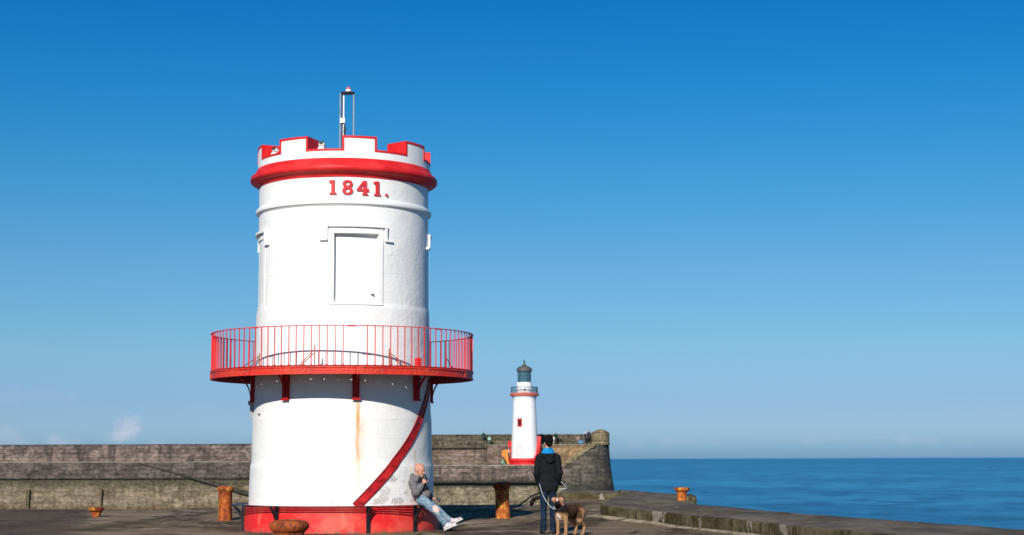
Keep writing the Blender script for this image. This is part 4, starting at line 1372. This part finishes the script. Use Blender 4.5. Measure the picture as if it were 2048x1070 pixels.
for s in (-1, 1):
    cap(bm, (s * .05, -.005, 1.47), (s * .175, 0, 1.425), .075, .080)
    cap(bm, (s * .19, 0, 1.41), (s * .245, -.06, 1.14), .080, .068)
    cap(bm, (s * .245, -.06, 1.14), (s * .205, .09, .97), .070, .058)
# hood lying on the shoulders
for i in range(9):
    a = PI * (0.08 + 0.84 * i / 8)
    sph(bm, (.125 * math.cos(a), -.02 - .105 * math.sin(a), 1.485 - .045 * math.sin(a)), (.045, .042, .042))
sph(bm, (0.03, -.145, 1.385), (.10, .045, .075))
jk = remeshed('jacket', bm, JK, 0.010, man, 3, rough=0.010, seed=3)
bm = bmesh.new()
for k in range(16):
    a = 2 * PI * k / 16
    sph(bm, (.078 * math.cos(a), -.005 + .078 * math.sin(a), 1.560 + .012 * math.sin(a * 3)), (.034, .034, .045))
    sph(bm, (.112 * math.cos(a), -.005 + .100 * math.sin(a), 1.515), (.032, .030, .030))
remeshed('scarf', bm, fabric('bright_blue_fleece', (0.008, 0.22, 0.50), 0.25, 22), 0.009, man, 2, rough=.004)
DJ = denim('dark_blue_denim', (0.004, 0.010, 0.022), (0.009, 0.026, 0.055))
bm = bmesh.new()
sph(bm, (0, 0, .93), (.165, .115, .12))
for s in (-1, 1):
    cap(bm, (s * .088, 0, .90), (s * .098, .02, .50), .098, .072)
    cap(bm, (s * .098, .02, .50), (s * .105, -.03, .11), .072, .066)
    sph(bm, (s * .105, -.03, .09), (.070, .075, .035))
remeshed('jeans', bm, DJ, 0.011, man, 3, rough=.008, seed=8)
SHD = fabric('dark_shoe_leather', (0.03, 0.03, 0.035))
for s in (-1, 1): shoe('shoe', (s * .108, -.03, .105), (s * .25, 1, 0), SHD, man, SHD)

# --- seated man in a grey hoodie leaning on the tower, facing right
sm_p = Vector((TX + 2.02 * math.sin(R(57)), TY - 2.02 * math.cos(R(57)), 0))
YS = sm_p.y
def Q(px, py, dy=0.0):
    v = at(px, py, YS + dy)
    return Vector((v.x - sm_p.x, v.y - sm_p.y, v.z))
hip = Q(846, 1001, 0.0)
sh = Q(829, 963, 0)
hd = Q(839.5, 940, -0.03)
bm = bmesh.new()
T2, M2 = head_shapes(bm, hd, R(-30), R(16), 0, 1.12)
cap(bm, Q(831, 957), Q(835, 950, -.01), .060, .055)
cap(bm, Q(845, 992), Q(833, 965), .12, .13)
nearA = [Q(825, 965, -.19), Q(832, 985, -.24), Q(846.5, 967, -.18)]
farA = [Q(834, 965, .19), Q(850, 985, .20), Q(866, 997, .06)]
for A in (nearA, farA):
    cap(bm, A[0], A[1], .050, .042); cap(bm, A[1], A[2], .040, .030)
hand_shapes(bm, nearA[2], Vector((.25, .15, 1)), Vector((.3, .6, .1)), -1, 1.0)
hand_shapes(bm, farA[2], Vector((1, -.05, -.6)), Vector((-.3, -.2, -1)), 1, 0.7)
nearL = [Q(847, 1001, -.10), Q(872.5, 1022, -.16), Q(891, 1049, -.10)]
farL = [Q(849, 998, .10), Q(872, 1017, .10), Q(899, 1041, .05)]
for Lg in (nearL, farL):
    cap(bm, Lg[0], Lg[1], .078, .056); cap(bm, Lg[1], Lg[2], .052, .036)
man2 = remeshed('person', bm, SKIN, 0.0085, None, 3)
man2.location = sm_p
tag(man2, 'bald man in grey hoodie and torn pale jeans sitting against the tower', 'person')
# stubble, eyes
bm = bmesh.new()
for e in (-1, 1): sph(bm, T2((.083, e * .030, -.003)), (.012, .011, .008), M2, 8, 6)
obj('eye', bm, simple('dark_eye', (0.03, 0.02, 0.02), 0.3), man2)
bm = bmesh.new()
sph(bm, T2((.045, 0, -.094)), (.048, .048, .030), M2); sph(bm, T2((.072, 0, -.088)), (.028, .030, .026), M2); sph(bm, T2((.090, 0, -.050)), (.012, .028, .009), M2)
remeshed('beard', bm, fabric('grey_stubble', (0.34, 0.24, 0.20), .25, 60), 0.007, man2, 1, rough=.002)
# hoodie
HO = fabric('grey_marl_fleece', (0.155, 0.143, 0.150), 0.25, 28, 0.6)
bm = bmesh.new()
cap(bm, Q(846, 994, 0), Q(832, 966, 0), .155, .15)
sph(bm, Q(838, 980, 0), (.17, .19, .20))
cap(bm, Q(845, 998, -.07), Q(845, 998, .07), .125, .125)
cap(bm, Q(829, 962, -.15), Q(833, 961, .16), .085, .085)
for A in (nearA, farA):
    cap(bm, A[0], A[1], .088, .076)
    cap(bm, A[1], A[1].lerp(A[2], .84), .074, .052)
sph(bm, Q(853, 988, -.05), (.10, .15, .10))
for i in range(9):
    a = PI * (0.0 + i / 8)
    sph(bm, Q(829, 953) + Vector((-.085 * math.sin(a) + .06, .10 * math.cos(a), -.01 - .02 * math.sin(a))), (.042, .042, .050))
sph(bm, Q(824, 955), (.060, .095, .085))
remeshed('hoodie', bm, HO, 0.010, man2, 3, rough=.009, seed=2)
bm = bmesh.new()
NAVY = fabric('dark_navy_shirt', (0.010, 0.012, 0.020))
cap(bm, Q(849, 982, -.05), Q(842, 964, -.07), .085, .085)
cap(bm, Q(840, 962, -.06), Q(838, 955, -.05), .07, .05)
sph(bm, Q(850, 978, -.10), (.08, .07, .08))
remeshed('shirt', bm, NAVY, 0.010, man2, 2, rough=.004)
bm = bmesh.new()
t_ = NT('pale_torn_denim', 0.85, 0.15)
v = t_.coord()
n = t_.noise(v, 8, 5, 0.65)
c = t_.mix(t_.rng(n, 0.36, 0.64), (0.070, 0.150, 0.235), (0.20, 0.30, 0.365))
kn = t_.n.new('ShaderNodeVectorMath'); kn.operation = 'DISTANCE'
t_.l.new(v, kn.inputs[0]); kn.inputs[1].default_value = Q(873, 1017, -.2)
kd = t_.math('ADD', kn.outputs['Value'], t_.math('MULTIPLY', t_.noise(v, 18, 4), .05))
c = t_.mix(t_.rng(kd, 0.115, 0.09), c, (0.72, 0.48, 0.42))
kd2 = t_.math('ABSOLUTE', t_.math('SUBTRACT', kn.outputs['Value'], 0.055))
c = t_.mix(t_.math('MULTIPLY', t_.rng(t_.math('ABSOLUTE', t_.math('SUBTRACT', t_.noise(t_.map(v, (1, 1, 2)), 9, 3), .5)), 0.02, 0.0), .7), c, (0.62, 0.62, 0.62))
t_.col(c); t_.bump(n, .6, .02)
for Lg in (nearL, farL):
    cap(bm, Lg[0], Lg[1], .105, .080); cap(bm, Lg[1], Lg[1].lerp(Lg[2], .97), .078, .062)
cap(bm, Q(845, 1000, -.09), Q(847, 999, .09), .125, .125)
remeshed('jeans', bm, t_.m, 0.010, man2, 3, rough=.009, seed=5)
WS = fabric('white_trainer', (0.56, 0.50, 0.51), .35, 14)
SO = simple('white_rubber_sole', (0.7, 0.68, 0.64), .6)
shoe('shoe', nearL[2] + Vector((.01, -.01, 0.0)), (.55, -.45, .25), WS, man2, SO, Vector((-.2, 0, 1)), 1.12)
shoe('shoe', farL[2] + Vector((.01, 0, 0.01)), (.85, -.25, .42), WS, man2, SO, Vector((-.4, 0, 1)), 1.12)
# things he holds
bm = bmesh.new()
hp = nearA[2] + Vector((.05, .02, .13))
cap(bm, hp + Vector((-.01, .0, -.045)), hp + Vector((-.035, .01, .018)), .030, .026, 10)
ob = obj('black_bottle', bm, BLACK, None, smooth=60, loc=sm_p); tag(ob, 'small black bottle the seated man holds to his mouth', 'bottle')
bm = bmesh.new()
hp = farA[2] + Vector((.10, -.03, -.03))
box(bm, -.05, .05, -.012, .012, -.035, .035, Matrix.Translation(hp) @ Euler((0.4, 0.5, 0), 'XYZ').to_matrix().to_4x4())
bmesh.ops.bevel(bm, geom=list(bm.edges), offset=.006, segments=2)
ob = obj('phone', bm, DARKST, None, loc=sm_p); tag(ob, 'small dark phone in the hand on the seated man knee', 'phone')

# --- dog
dog_yaw = math.atan2(-.81, -.58)
dp = Vector((1.03, 30.98, 0))
bm = bmesh.new()
sph(bm, (.19, 0, .43), (.19, .115, .165)); sph(bm, (-.05, 0, .455), (.21, .095, .115)); sph(bm, (-.25, 0, .455), (.13, .10, .125))
sph(bm, (.27, 0, .42), (.10, .10, .12)); sph(bm, (.05, 0, .41), (.18, .10, .12))
cap(bm, (.26, 0, .50), (.355, 0, .615), .105, .085)
for s in (-1, 1):
    sph(bm, (.24, s * .085, .42), (.075, .05, .13))
    cap(bm, (.25, s * .085, .36), (.235, s * .088, .22), .052, .036)
    cap(bm, (.235, s * .088, .22), (.238, s * .088, .05), .035, .029)
    sph(bm, (.262, s * .088, .028), (.050, .037, .028))
    for k in (-1, 0, 1): sph(bm, (.302, s * .088 + k * .020, .020), (.018, .012, .018), None, 8, 6)
    cap(bm, (-.28, s * .065, .43), (-.22, s * .085, .28), .095, .060)
    cap(bm, (-.215, s * .085, .28), (-.375, s * .088, .175), .050, .030)
    cap(bm, (-.375, s * .088, .175), (-.335, s * .088, .045), .029, .026)
    sph(bm, (-.305, s * .088, .026), (.048, .035, .026))
cap(bm, (-.36, 0, .50), (-.43, 0, .38), .030, .022); cap(bm, (-.43, 0, .38), (-.46, 0, .22), .022, .010)
# head turned to the camera
HY = -PI / 2 - dog_yaw + R(-6)
HM = Euler((0, R(8), HY), 'XYZ').to_matrix()
hc = Vector((.375, 0, .642))
DS = 0.84
HT = lambda p: hc + HM @ (Vector(p) * DS)
sph(bm, HT((0, 0, .01)), (0.07392, 0.07224, 0.06552), HM); sph(bm, HT((.05, 0, -.01)), (0.042, 0.05208, 0.042), HM)
for s in (-1, 1):
    sph(bm, HT((.015, s * .055, -.015)), (0.0504, 0.0294, 0.042), HM)
    sph(bm, HT((.062, s * .030, .038)), (0.01848, 0.01512, 0.01008), HM)
    cap(bm, HT((-.01, s * .065, .055)), HT((.0, s * .105, .048)), .024, .019, 8)
    cap(bm, HT((.0, s * .105, .048)), HT((.035, s * .115, .012)), .019, .010, 8)
    sph(bm, HT((.125, s * .022, -.040)), (0.0336, 0.02016, 0.0252), HM)
cap(bm, HT((.07, 0, -.012)), HT((.145, 0, -.02)), .041, .033)
cap(bm, HT((.06, 0, -.055)), HT((.125, 0, -.068)), .030, .021)
dt = NT('brindle_dog_coat', 0.9, 0.08)
va = dt.n.new('ShaderNodeVertexColor'); va.layer_name = 'coat'
vv = dt.coord()
nf = dt.noise(dt.map(vv, (3, 1, 1)), 26, 4, 0.7)
dt.col(dt.mix(0.5, va.outputs[0], dt.mix(dt.rng(nf, 0.3, 0.7), (0.6, 0.58, 0.56), (1.3, 1.28, 1.25)), 'MULTIPLY'))
dt.bump(nf, 0.5, 0.006)
dog = remeshed('dog', bm, dt.m, 0.0075, None, 3, rough=0.0035, seed=1)
me = dog.data
ca = me.color_attributes.new('coat', 'FLOAT_COLOR', 'POINT')
def lerp3(a, b, t): return tuple(a[i] + (b[i] - a[i]) * t for i in range(3))
def sst(a, b, x):
    t = min(1, max(0, (x - a) / (b - a))); return t * t * (3 - 2 * t)
HMi = HM.transposed()
for i, v in enumerate(me.vertices):
    p = v.co
    nn = noise.noise(p * 7)
    c = (0.34, 0.19, 0.095)
    # dark saddle with brindle stripes
    sd = sst(.36, .46, p.z + .05 * nn) * sst(.36, .26, p.x + .03 * nn)
    if p.x < -.17: sd *= sst(.44, .54, p.z)
    side = sst(.26, .34, p.z + .04 * nn) * sst(.22, .14, p.x) * sst(-.26, -.19, p.x)
    br = 0.5 + 0.5 * math.sin(p.x * 70 + nn * 9)
    c = lerp3(c, lerp3((0.012, 0.007, 0.006), (0.085, 0.034, 0.018), br * .5), max(sd, side) * .92)
    # white chest
    fx = Vector((.30, 0, .38))
    dch = math.sqrt(((p.x - .36) / .14) ** 2 + ((p.y + .01) / .065) ** 2 + ((p.z - .335) / .085) ** 2)
    c = lerp3(c, (0.70, 0.58, 0.48), sst(1.15, .85, dch + .25 * nn))
    # black throat and ruff
    if p.z > .38 and p.x > .2:
        c = lerp3(c, (0.014, 0.009, 0.008), sst(.405, .45, p.z + .03 * nn) * sst(.20, .27, p.x))
    h = (HMi @ (p - hc)) / DS
    if p.z > .56 and h.x > -.12:
        if h.z > -.06: c = lerp3(c, (0.40, 0.20, 0.10), sst(-.055, -.02, h.z))
        if h.x > .055: c = lerp3(c, (0.020, 0.013, 0.012), sst(.06, .085, h.x) * sst(.035, .015, h.z))
        if abs(h.y) < .016 and h.z > -.01 and .05 < h.x < .15: c = lerp3(c, (0.75, 0.66, 0.60), .75)
        if abs(h.y) > .085: c = lerp3(c, (0.50, 0.24, 0.18), .7)
        if h.z > .055 and abs(h.y) < .05: c = lerp3(c, (0.13, 0.05, 0.03), .5)
    ca.data[i].color = (*c, 1)
dog.location = dp
dog.rotation_euler.z = dog_yaw
tag(dog, 'brindle brown dog with black muzzle and white chest facing the camera', 'dog')
bm = bmesh.new()
for s in (-1, 1): sph(bm, HT((.080, s * .034, .022)), (.011, .011, .010), HM, 8, 6)
obj('eye', bm, simple('black_eye', (.01, .008, .008), .15), dog)
bm = bmesh.new()
sph(bm, HT((.182, 0, -.010)), (.014, .020, .014), HM)
obj('nose', bm, simple('black_nose', (.012, .01, .01), .3), dog)
bm = bmesh.new()
cd = (Vector((.355, 0, .615)) - Vector((.26, 0, .50))).normalized()
u = cd.orthogonal().normalized(); w_ = cd.cross(u)
cc = Vector((.30, 0, .548))
tube(bm, [cc + (u * math.cos(a) + w_ * math.sin(a)) * .103 for a in [2 * PI * i / 24 for i in range(24)]], .0085, 8, True)
col_o = obj('collar', bm, simple('dark_collar', (.02, .025, .04), .6), dog, smooth=60)
# lead
dm_ = Matrix.Translation(dp) @ Matrix.Rotation(dog_yaw, 4, 'Z')
cw = dm_ @ (cc + Vector((.03, 0.0, 0)) + Vector((0.06, -.085, .0)))
h0 = at(1079, 968, man_p.y - .10)
mid = [h0, at(1085, 988, 31.2), at(1093, 1003, 31.0), at(1102, 1014, 30.85), at(1111, 1019, 30.72), cw]
bm = bmesh.new()
def smoothp(pts, k=6):
    out = []
    for i in range(len(pts) - 1):
        p0 = pts[max(i - 1, 0)]; p1 = pts[i]; p2 = pts[i + 1]; p3 = pts[min(i + 2, len(pts) - 1)]
        for j in range(k):
            f_ = j / k
            out.append(0.5 * ((2 * p1) + (p2 - p0) * f_ + (2 * p0 - 5 * p1 + 4 * p2 - p3) * f_ ** 2 + (-p0 + 3 * p1 - 3 * p2 + p3) * f_ ** 3))
    return out + [pts[-1]]
yq = man_p.y
lead = [at(1116, 978, yq + .05), at(1126, 978, yq + .05), at(1134, 976.5, yq + .05), at(1130, 971, yq + .05), at(1124, 965, yq + .05), at(1116, 962, yq + .12), at(1098, 966, yq + .24), at(1083, 966, yq + .2), h0]
tube(bm, lead + smoothp(mid)[1:], 0.0062, 6)
tag(obj('dog_lead', bm, simple('pale_rope_lead', (.50, .54, .55), .7, var=.2)), 'pale cord lead from the standing man to the dog collar', 'lead')

# --- small figures on the far pier
def far_person(px, py_foot, Y, hgt, coat, legs, label, pose='stand', rz=0.0, head=(0.35, 0.2, 0.15), hat=None):
    g = at(px, py_foot, Y)
    s = hgt / 1.75
    bm = bmesh.new()
    if pose == 'stand':
        hz, hx = 1.62, 0
        J = dict(kn=[(-.09, .02, .48), (.10, -.08, .48)], an=[(-.10, 0, .07), (.12, .05, .07)], hip=(0, 0, .92), sh=(0, 0, 1.40))
        el = [(-.25, .02, 1.12), (.25, -.03, 1.12)]; wr = [(-.23, -.10, .90), (.20, -.16, .95)]
    else:
        hz, hx = 1.18, 0
        J = dict(kn=[(-.14, -.42, .50), (.14, -.42, .48)], an=[(-.14, -.38, .06), (.14, -.50, .06)], hip=(0, 0, .45), sh=(0, -.03, .95))
        el = [(-.25, -.10, .70), (.25, -.10, .70)]; wr = [(-.15, -.32, .58), (.15, -.32, .58)]
    zs_ = J['sh'][2]
    head_shapes(bm, (0, J['sh'][1], hz), -PI / 2)
    cap(bm, (0, J['sh'][1], zs_ + .02), (0, J['sh'][1], hz - .08), .06, .055)
    cap(bm, J['hip'], (0, J['sh'][1], zs_ - .1), .14, .15)
    for k, e in enumerate((-1, 1)):
        cap(bm, (e * .17, J['sh'][1], zs_), el[k], .055, .045); cap(bm, el[k], wr[k], .042, .03)
        hand_shapes(bm, wr[k], Vector(wr[k]) - Vector(el[k]), (-e, 0, 0), e, .5)
        cap(bm, (e * .09, J['hip'][1], J['hip'][2]), J['kn'][k], .08, .055); cap(bm, J['kn'][k], J['an'][k], .05, .035)
        sph(bm, Vector(J['an'][k]) + Vector((0, -.06, -.03)), (.04, .11, .035))
    p = remeshed('person', bm, SKIN, 0.02, None, 2)
    bm = bmesh.new()
    cap(bm, J['hip'], (0, J['sh'][1], zs_ - .1), .17, .18)
    cap(bm, (-.15, J['sh'][1], zs_), (.15, J['sh'][1], zs_), .085, .085)
    for k, e in enumerate((-1, 1)):
        cap(bm, (e * .17, J['sh'][1], zs_), el[k], .075, .06); cap(bm, el[k], Vector(el[k]).lerp(Vector(wr[k]), .85), .06, .05)
    remeshed('coat', bm, fabric('coat_cloth', coat), 0.02, p, 2)
    bm = bmesh.new()
    for k, e in enumerate((-1, 1)):
        cap(bm, (e * .09, J['hip'][1], J['hip'][2] - .02), J['kn'][k], .10, .075); cap(bm, J['kn'][k], J['an'][k], .07, .055)
    remeshed('trousers', bm, fabric('trouser_cloth', legs), 0.02, p, 2)
    bm = bmesh.new()
    sph(bm, (0, J['sh'][1] + .02, hz + .045), (.085, .095, .085))
    remeshed('hat' if hat else 'hair', bm, fabric('hat_cloth', hat or (0.02, 0.016, 0.012)), 0.02, p, 1)
    p.location = g; p.scale = (s, s, s); p.rotation_euler.z = rz
    tag(p, label, 'person')
    return p
blk = (0.012, 0.022, 0.022)
YW = 254.6
def wk(px): return px
far_person(967, 886.6, YW, 1.80, (0.008, 0.045, 0.045), blk, 'distant figure in dark green coat standing on the pier walkway', 'stand', R(20))
far_person(979, 887, YW, 1.55, (0.30, 0.50, 0.42), (0.06, 0.16, 0.12), 'distant figure in pale green crouched beside the dark green coat', 'sit', R(-20), hat=(.5, .6, .5))
far_person(1083, 887, YW, 1.60, blk, blk, 'distant figure in black just right of the far lighthouse', 'stand', R(0))
far_person(1112, 887, YW, 1.75, (0.006, 0.04, 0.035), blk, 'distant dark figure standing on the walkway behind the near man', 'stand', R(30))
far_person(1122, 887.5, YW, 1.35, blk, blk, 'distant figure in black sitting on the walkway', 'sit', R(80))
far_person(1107, 888, YW - .3, 1.2, (0.6, 0.58, 0.5), (.3, .3, .3), 'distant child in white beside the near man head', 'stand', R(0))
far_person(1171, 887, YW, 1.72, (0.02, 0.022, 0.03), (.02, .03, .05), 'distant cyclist with white cap near the rounded pier head', 'stand', R(60), hat=(.75, .75, .72))
far_person(1178, 886, YW - .2, 1.95, (0.03, 0.028, 0.045), blk, 'tallest distant figure in dark clothes nearest the rounded pier head', 'stand', R(-30))
far_person(1156, 887, YW - .2, 1.15, (0.35, 0.22, 0.2), (.1, .1, .12), 'distant small figure in pink at the stair top', 'stand', R(10))
far_person(1005, 932, 249.0, 1.50, (0.22, 0.45, 0.30), (0.10, 0.26, 0.15), 'distant figure in green crouched on the promenade beside the lighthouse', 'sit', R(60), hat=(.03, .03, .09))
far_person(1018, 915, 252.3, 1.4, (0.45, 0.42, 0.28), (.25, .25, .2), 'distant figure in pale yellow left of the lighthouse door', 'stand', R(10))
# blue bag by the cyclist
bm = bmesh.new()
g = at(1162, 887, YW - 1)
sph(bm, (0, 0, .30), (.50, .30, .28)); sph(bm, (.12, 0, .48), (.25, .2, .12)); tube(bm, [(-.3, 0, .45), (-.15, 0, .75), (.15, 0, .78), (.3, 0, .5)], .03, 6)
bb = remeshed('rucksack', bm, fabric('pale_blue_canvas', (.10, .22, .34), .4, 6), .03, None, 2, rough=.02)
bb.location = (g.x, g.y, 3.56)
tag(bb, 'pale blue bag on the walkway left of the distant cyclist', 'bag')
